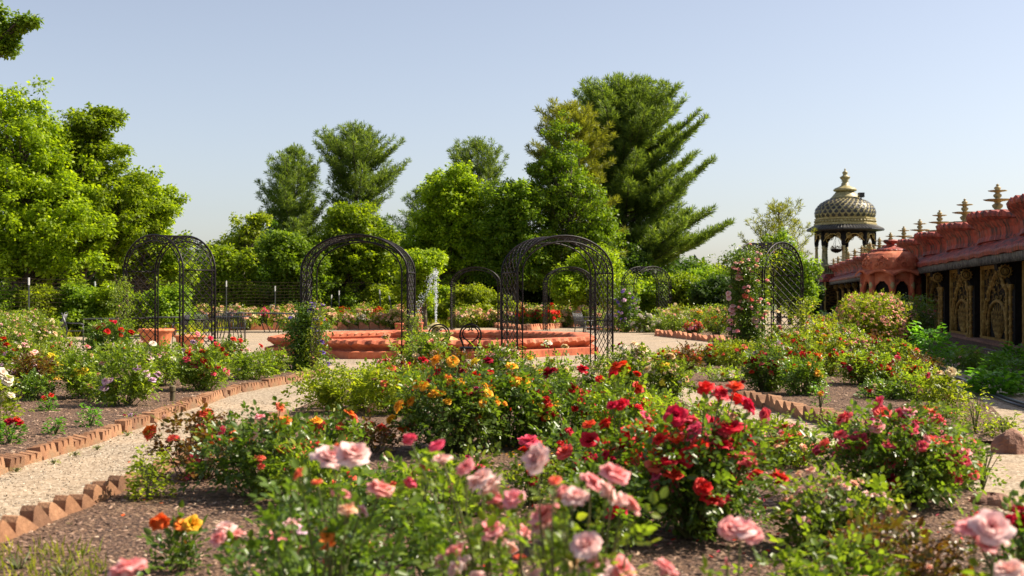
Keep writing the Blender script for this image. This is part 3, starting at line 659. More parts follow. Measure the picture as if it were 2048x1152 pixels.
def edging(line, kind, mat, label, group, step=None, skip=(), cat='edging block', yaw=0):
    pts = [Vector((x, y, 0)) for x, y in line]; L = step or kind[0] * 1.02; acc = 0.0; i = 0
    for a, b in zip(pts, pts[1:]):
        seg = (b - a).length; d = (b - a) / seg
        while acc < seg:
            p = a + d * acc; px = 1024 + FPX * p.x / p.y
            acc += L
            if any(s0 < px < s1 for s0, s1 in skip) or px < -40 or px > 2080: continue
            o = bpy.data.objects.new('edging_block', block_mesh(kind)); COL.objects.link(o)
            if not o.data.materials: o.data.materials.append(mat)
            o.material_slots[0].link = 'OBJECT'; o.material_slots[0].material = mat
            o.location = p + Vector((R.uniform(-.012, .012), R.uniform(-.012, .012), R.uniform(-.028, .004)))
            o.rotation_euler = (R.gauss(0, .1), R.gauss(0, .05), math.atan2(d.y, d.x) + yaw + R.uniform(-.09, .09))
            o.scale = (R.uniform(.93, 1.02), R.uniform(.85, 1.15), R.uniform(.92, 1.07))
            tag(o, label, cat, group); NBL[0] += 1
        acc -= seg
edging([G(-40, 962), G(0, 942), G(160, 893), G(240, 866), G(340, 828), G(470, 786), G(560, 769), G(645, 750)], (.34, .13, .13, 3), M['edging'], 'scalloped clay edging block in the row between the left bed and the pale gravel path', 'edging blocks of the left bed')
edging([G(645, 748), G(634, 738), G(585, 731)], (.34, .13, .13, 3), M['edging'], 'scalloped clay edging block rounding the tip of the left bed at the clematis arch', 'edging blocks at the tip of the left bed')
edging([G(240, 990), G(180, 1017), G(100, 1052), G(0, 1092), G(-60, 1125)], (.25, .17, .098, 1), M['edging'], 'pointed red brown edging stone in the foreground row at the lower left of the path', 'edging stones at the lower left', step=.23, yaw=-.12)
edging([G(560, 838), G(340, 940), G(260, 980)], (.2, .12, .12, 1), M['edging'], 'pointed red brown edging stone half hidden under the coral roses by the path', 'edging stones hidden by the coral roses', step=.35)
edging([G(1285, 728), G(1375, 775)], (.26, .17, .12, 1), M['edging_red'], 'red edging stone at the near left side of the right bed beside the cream roses', 'edging stones beside the cream roses', step=.42)
edging([G(1490, 806), G(1600, 834), G(1700, 862), G(1790, 880)], (.26, .19, .13, 1), M['edging'], 'tall slanting tan edging stone along the near side of the right bed', 'edging stones of the right bed', step=.235)
edging([G(1316, 672), G(1462, 688)], (.5, .25, .13, 1), M['edging_red'], 'slanting scalloped edging stone in front of the orange roses left of the rose covered arch', 'edging stones of the far right bed')
edging([G(1316, 672), G(1318, 655)], (.3, .2, .12, 1), M['edging_red'], 'edging stone turning the left corner of the far right bed', 'edging stones at the far right bed corner', step=2.6)
edging([G(1180, 660), G(1240, 663), G(1312, 661)], (.33, .2, .12, 2), M['edging_red'], 'scalloped edging block below the far clematis arch right of the pool', 'edging blocks under the far clematis arch', step=.35)
edging([G(985, 655), G(1050, 661), G(1110, 657), G(1180, 650)], (.5, .26, .12, 2), M['edging_red'], 'low scalloped edging block of the far middle bed behind the right half of the pool', 'edging blocks behind the right half of the pool', step=.52)
edging([G(400, 661), G(600, 660), G(835, 658)], (.44, .34, .13, 1), M['edging_red'], 'low scalloped red edging block of the far bed behind the left half of the pool', 'edging blocks behind the left half of the pool', step=.46)
edging([G(92, 764), G(128, 762)], (.24, .15, .1, 1), M['edging_yellow'], 'yellow painted edging stone on the mulch at the left, beside the yellow roses', 'yellow edging stones', step=.25)
edging([G(95, 745), G(140, 735)], (.26, .12, .12, 1), M['edging'], 'brown edging stone behind the yellow painted ones in the left bed', 'brown edging stones behind the yellow ones', step=.3)

# ------------------------------------------------------------ rocks, small things on the ground
def rock(label, px, by, w, h, mat):
    x, y = G(px, by); mb = MB(); nn = 12; seed = R.random() * 9
    for_ = []
    def f(u, v):
        a = u * 2 * PI; e = v * PI / 2; r = (1 + .13 * math.sin(a * 3 + seed) + .09 * math.sin(a * 5 + v * 6 + seed)) * max(0.0, math.cos(e)) ** .5
        return (r * w / 2 * math.cos(a), r * w / 2.6 * math.sin(a), h * (math.sin(e) * (1 + .12 * math.sin(a * 2 + seed))) - .02)
    mb.grid(f, 16, 7); o = mb.build('rock', mat, None, False, (x, y, .02)); tag(o, label, 'rock')
    o.rotation_euler = (0, 0, seed)
rock('big rounded red rock at the right edge beside the small leafy plant', 2022, 904, .4, .2, M['rock'])
rock('low brown rock next to the pink roses at the right end of the front bed', 1985, 1016, .3, .1, M['rock'])
rock('flat brown rock right of the small leafy plant on the right', 1915, 905, .5, .15, M['rock'])
rock('dark grey rock standing on the mulch at the coral rose bush', 1398, 728, .42, .2, M['darkrock'])
rock('reddish stone lying on the mulch by the path left of the coral roses', 308, 838, .3, .08, M['rock'])
x, y = G(345, 806); mb = MB(); mb.lathe([(.035, 0), (.035, .13), (.045, .135), (.045, .2), (.03, .215)], 12)
tag(mb.build('sprinkler_stub', M['cane_brown'], None, False, (x, y, .03)), 'short brown capped pipe standing in the mulch of the left bed', 'pipe')
x, y = G(800, 1100); mb = MB(); mb.tube([(0, 0, 0), (.03, .05, .03), (.035, .12, .03), (.01, .19, 0)], [.006, .014, .016, .006], 7)
tag(mb.build('bark_strip', M['rock'], None, True, (x, y, .05)), 'curled strip of reddish bark lying on the mulch between the front bushes', 'bark')
hx = [G(q, r) for q, r in ((1880, 752), (1905, 757), (1925, 762), (1945, 773), (1965, 782), (1990, 792), (2020, 803), (2060, 815), (2120, 840))]
mb = MB(); mb.tube([(a, b, .03) for a, b in hx], .022, 8)
tag(mb.build('garden_hose', M['hose'], None, True), 'dark garden hose lying along the shaded gravel path at the right', 'hose', 'garden hoses')
hx = [G(q, r) for q, r in ((1885, 763), (1915, 771), (1950, 786), (1985, 796), (2015, 808), (2060, 822))]
mb = MB(); mb.tube([(a, b, .03) for a, b in hx], .018, 8)
tag(mb.build('garden_hose', M['hose'], None, True), 'second, nearer dark hose running beside the first on the shaded path', 'hose', 'garden hoses')
hx = [G(q, r) for q, r in ((1960, 700), (1990, 706), (2020, 712), (2060, 722))]
mb = MB(); mb.tube([(a, b, .05) for a, b in hx], .02, 8)
tag(mb.build('metal_pipe', M['iron_grey'], None, True), 'thin grey pipe along the foot of the ornate wall', 'pipe')

# ------------------------------------------------------------ garden arches
def arch(label, px, D, rot, w=2.12, H=2.68, rise=.74, d=.75, fine=1.0, group='wrought iron garden arches'):
    root = thing('garden_arch', label, 'garden arch', ((px - 1024) / FPX * D, D, 0), rot, group)
    zs = H - rise
    def hoop(off, n=22):
        a = w / 2 - off; r_ = rise - off
        pts = [(-a, 0.0), (-a, zs * .35), (-a, zs * .7), (-a, zs)]
        pts += [(-a * math.cos(t), zs + r_ * math.sin(t)) for t in [PI * k / n for k in range(1, n)]]
        return pts + [(a, zs), (a, zs * .7), (a, zs * .35), (a, 0.0)]
    po, pi_ = hoop(0), hoop(.115)
    def along(pts, s):
        for (a, b), (c, e) in zip(pts, pts[1:]):
            L = math.hypot(c - a, e - b)
            if s <= L: return (a + (c - a) * s / L, b + (e - b) * s / L)
            s -= L
        return pts[-1]
    def length(pts): return sum(math.hypot(c - a, e - b) for (a, b), (c, e) in zip(pts, pts[1:]))
    lo, li = length(po), length(pi_)
    for sy in (-1, 1):
        y = sy * d / 2; mb = MB()
        mb.tube([(x, y, z) for x, z in po], .02, 8); mb.tube([(x, y, z) for x, z in pi_], .015, 6)
        nz = int(lo / .085 * fine)
        zig = []
        for k in range(nz + 1):
            a = along(po, lo * k / nz) if k % 2 == 0 else along(pi_, li * k / nz); zig.append((a[0], y, a[1]))
        mb.tube(zig, .008, 4)
        mb.build('hoop', M['iron'], root, True)
    mb = MB(); st = .17 / fine; L = lo
    s = -d
    while s < L:
        for sg in (0, 1):
            pts = []
            for k in range(7):
                f = k / 6; ss = s + d * 1.0 * f
                if ss < 0 or ss > L: continue
                a = along(po, ss); y = (-d / 2 + d * f) * (1 if sg else -1)
                cx, cz = a; pts.append((cx * (1 - .012), y, cz - .0))
            if len(pts) > 1: mb.tube(pts, .0085, 4, cap=False)
        s += st
    mb.build('lattice', M['iron'], root, True)
    for k in (0.06, zs * .5, zs):
        for sx in (-1, 1): mb = MB(); mb.tube([(sx * w / 2, -d / 2, k), (sx * w / 2, d / 2, k)], .015, 6); mb.build('crossbar', M['iron'], root, True)
    return root
arch('black iron lattice arch at the left with the terracotta planters seen through it', 337, 25.0, -math.radians(42), w=2.25, H=2.74)
arch('black iron lattice arch with purple clematis climbing its left leg, before the pool', 717, 23.8, -math.radians(6))
arch('black iron lattice arch before the right half of the pool, nearest the two scrolled chairs', 1115, 24.2, math.radians(24))
arch('iron lattice arch overgrown with pink climbing roses on its left leg', 1536, 27.6, math.radians(53), w=2.2, H=2.7)
arch('small distant iron arch directly right of the fountain jet', 952, 51, -math.radians(2), w=2.1)
arch('distant iron arch seen through the arch before the pool', 1137, 51, math.radians(12), w=2.05)
arch('distant pale lit iron arch with clematis, right of the pool', 1293, 50, math.radians(38), w=2.15)

# ------------------------------------------------------------ fountain and pool
PX, PY = -2.05, 32.3
pool = thing('fountain_pool', 'octagonal terracotta red pool with leaf carved rim and gold lotus fountain in its middle', 'fountain pool', (PX, PY, 0))
def octring(fn, prof, nside=14, off=PI / 8):
    """prof [(apothem, z, mod)]"""
    mb = MB(); n = 8 * nside; vs = []
    for (r, z, md) in prof:
        for k in range(n):
            a = 2 * PI * k / n + off; loc = ((a - off) % (PI / 4)) - PI / 8
            rr = r / math.cos(loc) + md * fn(k, nside)
            vs.append((rr * math.cos(a), rr * math.sin(a), z + (md * .5 * fn(k, nside))))
    fs = []
    for i in range(len(prof) - 1):
        for k in range(n):
            k2 = (k + 1) % n; fs.append((i * n + k, i * n + k2, (i + 1) * n + k2, (i + 1) * n + k))
    mb.add(vs, fs); return mb
flat_ = lambda k, n: 0
octring(flat_, [(4.62, -.02, 0), (4.62, .17, 0), (4.58, .19, 0), (4.3, .19, 0)], 4).build('step', M['terra'], pool)
lobe = lambda k, n: abs(math.sin(PI * k / 2.0 * .5)) - .5
octring(lambda k, n: 0, [(4.36, .19, 0), (4.36, .23, 0), (4.42, .27, 0), (4.5, .33, 0), (4.52, .385, 0), (4.5, .42, 0), (4.44, .455, 0)], 4).build('wall', M['terra'], pool, True)
leafm = lambda k, n: (1.0 - abs(((k % 4) + .3) / 4 - .5) * 2.6)
octring(leafm, [(4.53, .33, .0), (4.54, .35, .08), (4.5, .43, .07), (4.3, .455, .02), (4.12, .445, .03), (4.04, .42, .07), (3.99, .375, .09), (4.03, .34, 0)], 44).build('carved_rim', M['terra'], pool)
octring(flat_, [(4.02, .40, 0), (4.02, .30, 0), (4.07, .28, 0), (4.05, .21, 0), (3.9, .2, 0), (3.9, .02, 0)], 4).build('inner_wall', M['terra'], pool)
mw, nt, b = new_mat('pool_water'); b.inputs['Base Color'].default_value = (.1, .17, .15, 1); b.inputs['Roughness'].default_value = .06
bump(nt, b, noise(nt, 6, 4), .25, .03)
mb = MB(); mb.add([(3.93 / math.cos(PI / 8) * math.cos(PI / 8 + k * PI / 4), 3.93 / math.cos(PI / 8) * math.sin(PI / 8 + k * PI / 4), .17) for k in range(8)], [tuple(range(8))])
mb.build('water', mw, pool)
def sc(m_, k, kz): m_.v = [(x * k, y * k, z * kz) for x, y, z in m_.v]; return m_
# inner scalloped lotus basin and tiers
mb = MB()
mb.lathe([(1.02, .1), (1.06, .2), (.98, .3), (.8, .42), (.62, .5), (.55, .5)], 64, fn=lambda a, i, r: r * (1 + .045 * abs(math.sin(a * 10)) * (i > 0)))
sc(mb, .75, .8).build('lotus_base', M['gold'], pool)
mb = MB(); mb.lathe([(.5, .5), (.78, .55), (.9, .6), (.92, .64), (.5, .6), (.2, .58)], 48, fn=lambda a, i, r: r * (1 + .05 * abs(math.sin(a * 8)))); sc(mb, .55, .8).build('lower_tier', M['cream_paint'], pool)
mb = MB(); mb.lathe([(.3, .6), (.16, .66), (.12, .76), (.2, .8), (.36, .84), (.38, .87), (.2, .86)], 32, fn=lambda a, i, r: r * (1 + .04 * abs(math.sin(a * 6)))); sc(mb, .7, .8).build('upper_tier', M['gold_pale'], pool)
mb = MB(); mb.lathe([(.34, .86), (.25, .91), (.13, .97), (.05, .99)], 24); sc(mb, .7, .8).build('nozzle', M['cream_paint'], pool)
mjet, nt, b = new_mat('falling_water'); b.inputs['Base Color'].default_value = (.86, .88, .92, 1); b.inputs['Roughness'].default_value = .15
b.inputs['Transmission Weight'].default_value = .35; b.inputs['IOR'].default_value = 1.2
nj = 520; jz = rng.uniform(0, 1, nj)
jp = np.stack([rng.normal(size=nj) * (.012 + .02 * jz), rng.normal(size=nj) * .02, .76 + jz * 1.33], 1)
ns = 560; t = rng.uniform(0, 1, ns)       # the crown of the jet blown to the left and falling
sp = np.stack([-.02 - .16 * t - .42 * t ** 2.4 + rng.normal(size=ns) * (.03 + .05 * t) + .04 * np.sin(t * 14), rng.normal(size=ns) * .05, 2.12 - .15 * t - 1.02 * t ** 1.7 + rng.normal(size=ns) * .05], 1)
ok = rng.random(ns) < (1.05 - .62 * t); sp = sp[ok]
ap = np.concatenate([jp, sp])
oc = np.array([(0, 0, -1.9), (.7, 0, 0), (0, .7, 0), (-.7, 0, 0), (0, -.7, 0), (0, 0, 1.9)]); of = np.array([(0, 1, 2), (0, 2, 3), (0, 3, 4), (0, 4, 1), (5, 2, 1), (5, 3, 2), (5, 4, 3), (5, 1, 4)])
V, Fc = scatter(oc, of, ap, rng.uniform(.005, .013, len(ap)), np.tile(np.eye(3), (len(ap), 1, 1)))
pool.scale = (.92, .92, .96)
o = stuff(link('water_jet', np_mesh('water_jet', V, Fc, True), mjet, None, (PX, PY, 0)), 'thin white jet of water rising from the fountain and blowing left', 'water jet')

# ------------------------------------------------------------ pots
def pot(label, px, by, wpx, hpx, mat='pot', flutes=16, plant=None, group=None, neck=.72):
    x, y = G(px, by); r = wpx / 2 / FPX * y; h = hpx / FPX * y
    root = thing('planter_pot', label, 'planter', (x, y, 0), 0, group)
    mb = MB(); mb.lathe([(r * neck * .92, 0), (r * neck, .05 * h), (r * .86, .45 * h), (r * .93, .82 * h), (r * .95, .84 * h)], flutes * 4, fn=lambda a, i, q: q * (1 + .035 * abs(math.sin(a * flutes / 2))))
    mb.build('body', M[mat], root, True)
    mb = MB(); mb.lathe([(r * .95, .83 * h), (r * 1.04, .86 * h), (r * 1.06, .93 * h), (r, .98 * h), (r * .92, 1.0 * h), (r * .86, .98 * h), (r * .84, .9 * h), (.01, .9 * h)], flutes * 4, fn=lambda a, i, q: q * (1 + (.03 if 0 < i < 5 else 0) * math.cos(a * flutes)))
    mb.build('rim', M[mat], root, True)
    if plant:
        n = plant[1]; aa = rng.uniform(0, 6.3, n); rr = rng.uniform(0, 1, n) ** .5 * r
        p = np.stack([rr * np.cos(aa), rr * np.sin(aa), h * .9 + rng.uniform(0, plant[2], n)], 1)
        leaves('foliage', p, randdir(n) * np.array([1, 1, .4]) + np.array([0, 0, .6]), randdir(n) + np.array([0, 0, .8]), plant[3] * rng.uniform(.6, 1.2, n), M[plant[0]], root, LEAF_HEX)
    return root
pot('large fluted terracotta planter seen through the left arch', 312, 697, 66, 40, plant=('rose_mid', 160, .22, .06))
pot('second fluted terracotta planter at the right leg of the left arch', 380, 700, 58, 30, plant=('tree_yellow', 90, .3, .1))
pot('distant terracotta pot behind the large fluted planter', 342, 672, 24, 24, plant=('rose_mid', 60, .2, .07))
pot('tall fluted red urn standing behind the pool at the fountain', 839, 668, 15, 24, 'terra', 10, neck=.8)
pot('small terracotta pot at the right leg of the clematis arch', 798, 664, 18, 18, 'terra', 10)
for q, (px_, h_) in enumerate(((1322, 17), (1338, 20), (1354, 18))):
    k = pot(['leftmost', 'middle', 'rightmost'][q] + ' of three distant red urns behind the pale lit far arch', px_, 648, 15, h_, 'terra', 8, plant=('rose_bronze', 50, .35, .1), group='red urns behind the far arch'); k.location.z = .55
x, y = G(1338, 648); mb = MB(); mb.box((-1.1, -.25, .42), (1.1, .25, .545)); mb.box((-.95, -.2, 0), (-.75, .2, .42)); mb.box((.75, -.2, 0), (.95, .2, .42))
tag(mb.build('stone_bench', M['white_drip'], None, False, (x, y, 0)), 'low pale stone bench carrying the three distant red urns', 'bench')

# ------------------------------------------------------------ patio furniture
def slat_chair(label, px, by, rz, group, D=None):
    x, y = G(px, by)
    root = thing('patio_chair', label, 'chair', (x, y, 0), rz, group)
    for sx in (-1, 1):
        mb = MB(); mb.tube([(sx * .26, -.24, 0), (sx * .25, -.23, .42), (sx * .25, -.22, .62)], .012, 6); mb.build('leg', M['iron_grey'], root, True)
        mb = MB(); mb.tube([(sx * .26, .3, 0), (sx * .24, .22, .42), (sx * .24, .27, .66), (sx * .23, .36, .93)], .016, 6); mb.build('leg', M['iron_grey'], root, True)
        mb = MB(); mb.tube([(sx * .26, -.26, .6), (sx * .28, -.15, .65), (sx * .27, .1, .65), (sx * .24, .28, .68)], .013, 6); mb.build('armrest', M['iron_grey'], root, True)
    mb = MB()
    for k in range(9): mb.box((-.24 + k * .055, -.24, .415), (-.205 + k * .055, .23, .43))
    mb.tube([(-.25, -.24, .42), (.25, -.24, .42), (.25, .23, .42), (-.25, .23, .42)], .012, 6, close=True); mb.build('seat', M['iron_grey'], root)
    mb = MB()
    for k in range(8):
        u = -.19 + k * .054; mb.tube([(u, .23, .45), (u, .27, .66), (u, .35, .9)], .014, 4)
    mb.tube([(-.23, .36, .93), (-.1, .37, .96), (.1, .37, .96), (.23, .36, .93)], .014, 6); mb.tube([(-.24, .23, .46), (.24, .23, .46)], .01, 6)
    mb.build('backrest', M['iron_grey'], root, True)
    return root
def patio_table(label, px, by, r, rz, group, h=.74, square=False):
    x, y = G(px, by)
    root = thing('patio_table', label, 'table', (x, y, 0), rz, group)
    mb = MB()
    if square: mb.box((-r, -r * .7, h - .03), (r, r * .7, h))
    else: mb.lathe([(r * .97, h - .035), (r, h - .02), (r, h), (r * .97, h + .004)], 36)
    mb.build('tabletop', M['iron_grey'], root)
    for k in range(4):
        a = PI / 4 + k * PI / 2; mb = MB(); c, s_ = math.cos(a), math.sin(a)
        mb.tube([(c * r * .78, s_ * r * .62, 0), (c * r * .6, s_ * r * .5, .35), (c * r * .7, s_ * r * .58, h - .03)], .018, 6); mb.build('leg', M['iron_grey'], root, True)
    return root
slat_chair('slatted grey metal chair with curved back left of the left arch, turned right', 150, 690, PI * .6, 'slatted patio chairs')
slat_chair('grey metal patio chair half hidden by the cream roses at far left', 108, 686, -PI * .45, 'slatted patio chairs')
patio_table('round grey patio table between the left chairs and the left arch', 215, 682, .75, 0, 'patio tables')
slat_chair('reclined grey metal chair framed by the left arch', 352, 689, -PI * .55, 'slatted patio chairs')
patio_table('grey patio table seen through the left arch behind the planters', 330, 676, .65, .3, 'patio tables')
slat_chair('distant round backed metal chair behind the table framed by the left arch', 362, 668, .2, 'slatted patio chairs')
slat_chair('grey metal chair inside the right leg of the left arch', 413, 683, PI * .9, 'slatted patio chairs')
slat_chair('dark slatted chair just right of the left arch', 448, 682, PI, 'slatted patio chairs')
slat_chair('rightmost dark slatted chair by the far table, beside the bright gravel', 474, 682, PI * 1.05, 'slatted patio chairs')
patio_table('square dark patio table right of the left arch', 462, 676, .6, 0, 'patio tables', .76, True)
patio_table('long distant patio table in front of the far cream roses', 505, 664, 1.1, 0, 'patio tables', .78, True)
patio_table('distant round table left of the clematis arch', 575, 664, .8, 0, 'patio tables', .76)
patio_table('small distant table between the two right arches', 1178, 676, .42, 0, 'patio tables', .74, True)
slat_chair('distant dark chair at the small table between the two right arches', 1170, 680, PI * .7, 'slatted patio chairs')
slat_chair('distant dark chair behind the right leg of the arch before the pool', 1202, 680, -PI * .7, 'slatted patio chairs')

def scroll_chair(label, px, D, rz, group):
    x = (px - 1024) / FPX * D
    root = thing('bistro_chair', label, 'chair', (x, D, 0), rz, group)
    mb = MB(); r = .0125
    arc = [(.21 * math.cos(t), .72 + .19 * math.sin(t)) for t in [PI * k / 16 for k in range(17)]]
    full = [(.13, .44), (.17, .55), (.215, .66)] + arc + [(-.215, .66), (-.17, .55), (-.13, .44)]
    mb.tube([(a, 0, b) for a, b in full], r * 1.4, 8)
    for sg in (-1, 1):                          # the crossing heart shaped inner wires with curled ends
        h = [(.03, .44), (.05, .5), (.02 - .05, .56), (-.13, .64), (-.165, .72), (-.14, .8), (-.08, .85), (-.025, .845), (-.012, .81), (-.035, .79), (-.055, .805)]
        mb.tube([(sg * a, 0, b) for a, b in h], r * 1.15, 6)
        c = [(.165, .585), (.19, .62), (.165, .66), (.135, .64), (.145, .615)]
        mb.tube([(sg * a, 0, b) for a, b in c], r * .9, 6)
    mb.build('backrest', M['iron'], root, True)
    mb = MB(); mb.lathe([(.19, .43), (.205, .44), (.205, .46), (.19, .47), (.01, .475)], 28); mb.v = [(a, b - .19, c) for a, b, c in mb.v]
    mb.build('seat', M['iron'], root)
    for sx, sy in ((-1, -1), (1, -1), (-1, 1), (1, 1)):
        mb = MB(); mb.tube([(sx * .13, -.19 + sy * .13, .43), (sx * .15, -.19 + sy * .16, .2), (sx * .19, -.19 + sy * .2, 0)], .011, 6); mb.build('leg', M['iron'], root, True)
    return root
scroll_chair('left of two black wrought iron chairs with heart scroll backs before the fountain', 878, 24.0, .25, 'scrolled iron chairs')
scroll_chair('right of two black wrought iron chairs with heart scroll backs before the fountain', 941, 24.0, -.1, 'scrolled iron chairs')

# ------------------------------------------------------------ fence behind the garden
fence = thing('wire_fence', 'rusty wire mesh fence on metal stakes along the trees behind the garden', 'fence', (0, 0, 0))
FL = [(-22, 36), (-17.5, 41), (-9.6, 57), (-2, 58)]
def fl(s):
    for a, b in zip(FL, FL[1:]):
        L = math.dist(a, b)
        if s <= L: return (a[0] + (b[0] - a[0]) * s / L, a[1] + (b[1] - a[1]) * s / L)
        s -= L
    return FL[-1]
LT = sum(math.dist(a, b) for a, b in zip(FL, FL[1:]))
mb = MB()
for k in range(15):
    z = .12 + 1.95 * k / 14; mb.tube([(a, b, z + .02 * math.sin(i * 2.1)) for i, (a, b) in enumerate([fl(LT * j / 30) for j in range(31)])], .006, 4)
nv = int(LT / .3)
for k in range(nv): a, b = fl(LT * k / nv); mb.tube([(a, b, .05), (a, b, 2.1)], .004, 3, cap=False)
mb.build('wire_mesh', M['wire'], fence)
for px_, z_, lean in ((60, 2.1, 0), (197, 2.0, -.12), (318, 2.0, -.04), (452, 2.1, 0), (550, 1.9, 0), (663, 1.5, .05), (679, 1.7, 0), (765, 1.75, -.1), (790, 1.45, -.3), (618, 2.0, 0)):
    best = min((abs(1024 + FPX * fl(LT * j / 400)[0] / fl(LT * j / 400)[1] - px_), j) for j in range(401))[1]; a, b = fl(LT * best / 400)
    mb = MB(); mb.tube([(a, b - .03, -.1), (a + lean, b - .03, z_)], .028, 5); po_ = mb.build('stake', M['post'], fence)
    mb = MB(); mb.tube([(a + lean * .88, b - .032, z_ * .88), (a + lean, b - .032, z_ + .01)], .034, 5); mb.build('tip', M['post_cap'], po_)
# ------------------------------------------------------------ the ornate wall; local x runs along it, local y towards the garden
WA = math.atan2(.981, .196)
wall = thing('ornate_wall', 'long ornate garden wall with gold tracery panels, red scalloped parapet and tiered gold finials', 'wall', (12.61, 26, 0), WA)
BAY, S0, NB = 6.12, -17.14, 18
mtr, nt, b = new_mat('gold_scroll_relief'); co_ = objco(nt)
mp = N(nt, 'ShaderNodeMapping'); mp.inputs['Scale'].default_value = (1.5, 1, 4.6); nt.links.new(co_, mp.inputs[0])
v = N(nt, 'ShaderNodeTexVoronoi'); v.feature = 'DISTANCE_TO_EDGE'; v.inputs['Scale'].default_value = 1; nt.links.new(mp.outputs[0], v.inputs['Vector'])
v2 = N(nt, 'ShaderNodeTexVoronoi'); v2.feature = 'F1'; v2.inputs['Scale'].default_value = 2.2; nt.links.new(mp.outputs[0], v2.inputs['Vector'])
sn_ = N(nt, 'ShaderNodeMath', operation='SINE'); ml = N(nt, 'ShaderNodeMath', operation='MULTIPLY'); ml.inputs[1].default_value = 17
nt.links.new(v2.outputs['Distance'], ml.inputs[0]); nt.links.new(ml.outputs[0], sn_.inputs[0])
col = ramp(nt, v.outputs['Distance'], [(.0, (.15, .09, .024)), (.06, (.13, .078, .02)), (.09, (.006, .005, .005)), (1, (.01, .008, .008))])
col2 = ramp(nt, sn_.outputs[0], [(.76, (.006, .005, .005)), (.88, (.12, .07, .02))])
nt.links.new(mixc(nt, 1.0, col, col2, 'LIGHTEN'), b.inputs['Base Color']); b.inputs['Roughness'].default_value = .75; b.inputs['Specular IOR Level'].default_value = .12
bump(nt, b, sn_.outputs[0], .5, .03); M['relief'] = mtr
mredr, nt, b = new_mat('weathered_red_roof'); co_ = objco(nt)
mp = N(nt, 'ShaderNodeMapping'); mp.inputs['Scale'].default_value = (5, 5, .7); nt.links.new(co_, mp.inputs[0])
st = noise(nt, 1.6, 8, mp.outputs[0]); col = ramp(nt, st, [(.38, (.04, .016, .014)), (.48, (.22, .034, .02)), (.62, (.4, .062, .032)), (.8, (.44, .12, .07))])
nt.links.new(col, b.inputs['Base Color']); b.inputs['Roughness'].default_value = .62; bump(nt, b, noise(nt, 9, 5, co_), .5, .03); M['redroof'] = mredr
Lw = BAY * NB
mb = MB(); mb.box((S0, -.9, -.1), (S0 + Lw, -.12, 3.2)); mb.build('wall_core', M['black'], wall)
def panel_meshes():
    a, bh = BAY / 2 - .42, 2.3
    relief = MB(); relief.box((-a, -.118, .1), (a, -.06, 2.42))
    fr = MB(); t = .07
    fr.box((-a, -.058, .1), (-a + .22, .03, 2.42)); fr.box((a - .22, -.058, .1), (a, .03, 2.42)); fr.box((-a + .222, -.058, 2.3), (a - .222, .028, 2.42)); fr.box((-a + .222, -.058, .1), (a - .222, .028, .2))
    tr = MB()
    # multifoil pointed arch
    W2 = a - .45; half = [(W2, .2), (W2, .75), (W2 * .99, .95), (W2 * .86, 1.0), (W2 * .9, 1.2), (W2 * .8, 1.36), (W2 * .66, 1.38), (W2 * .68, 1.56), (W2 * .55, 1.74), (W2 * .42, 1.74), (W2 * .36, 1.92), (W2 * .2, 2.08), (0, 2.24)]
    line = half + [(-x, z) for x, z in half[::-1][1:]]
    tr.tube([(x, -.01, z) for x, z in line], .065, 6); tr.tube([(x * .9, -.02, z * .965 + .01) for x, z in line], .028, 5)
    dark = MB()  # black plates painting the shade of the panel's open parts
    for sg in (-1, 1):
        for (x, z, rx, rz) in ((W2 * .28, 1.72, .13, .17), (W2 * .62, 1.28, .13, .17), (W2 * .86, .75, .13, .22)):
            dark.prism([(sg * x + rx * math.cos(q) , z + rz * math.sin(q) * (1 if math.sin(q) < 0 else 1.25)) for q in [2 * PI * k / 14 for k in range(14)]], lambda p, r_, t_: (p, t_, r_), -.058, -.05)
    # inner round arch with a radiating lattice
    W3 = W2 * .62
    ia = [(W3, .2), (W3, .7)] + [(W3 * math.cos(q), .7 + .62 * math.sin(q)) for q in [PI * k / 12 for k in range(1, 12)]] + [(-W3, .7), (-W3, .2)]
    tr.tube([(x, 0, z) for x, z in ia], .06, 6)
    dark.prism([(x * .97, z) for x, z in ia[::-1]], lambda p, r_, t_: (p, t_, r_), -.0585, -.045)
    for k in range(-4, 5):
        for sg in (-1, 1):
            pts = []
            for j in range(9):
                f = j / 8; x = W3 * (k / 4 * (.25 + .75 * f) + sg * .13 * math.sin(f * PI * 1.5)); z = .2 + f * 1.05
                lim = .7 + .62 * math.sqrt(max(0, 1 - (x / W3) ** 2))
                if z > lim or abs(x) > W3: break
                pts.append((x, -.02, z))
            if len(pts) > 1: tr.tube(pts, .014, 4, cap=False)
    rr = random.Random(4)
    for k in range(70):                       # scrolls between the two arches
        x, z = rr.uniform(-a + .3, a - .3), rr.uniform(.3, 2.25)
        if abs(x) < W3 + .06 and z < .8 + .62 * math.sqrt(max(0, 1 - min(1, (x / (W3 + .06)) ** 2))): continue
        s_ = rr.uniform(.06, .11); d = rr.choice((-1, 1)); ph = rr.uniform(0, 6)
        tr.tube([(x + 2.1 * s_ * (1 - .09 * j) * math.cos(ph + d * j * .62), -.03, z + s_ * (1 - .09 * j) * math.sin(ph + d * j * .62)) for j in range(9)], .018, 4, cap=False)
    return relief.mesh('relief'), fr.mesh('frame'), tr.mesh('tracery', True), dark.mesh('opening_shade')
PM = panel_meshes()
for m_, k in zip(PM, ('relief', 'wallgold', 'wallgold', 'black')): m_.materials.append(M[k])
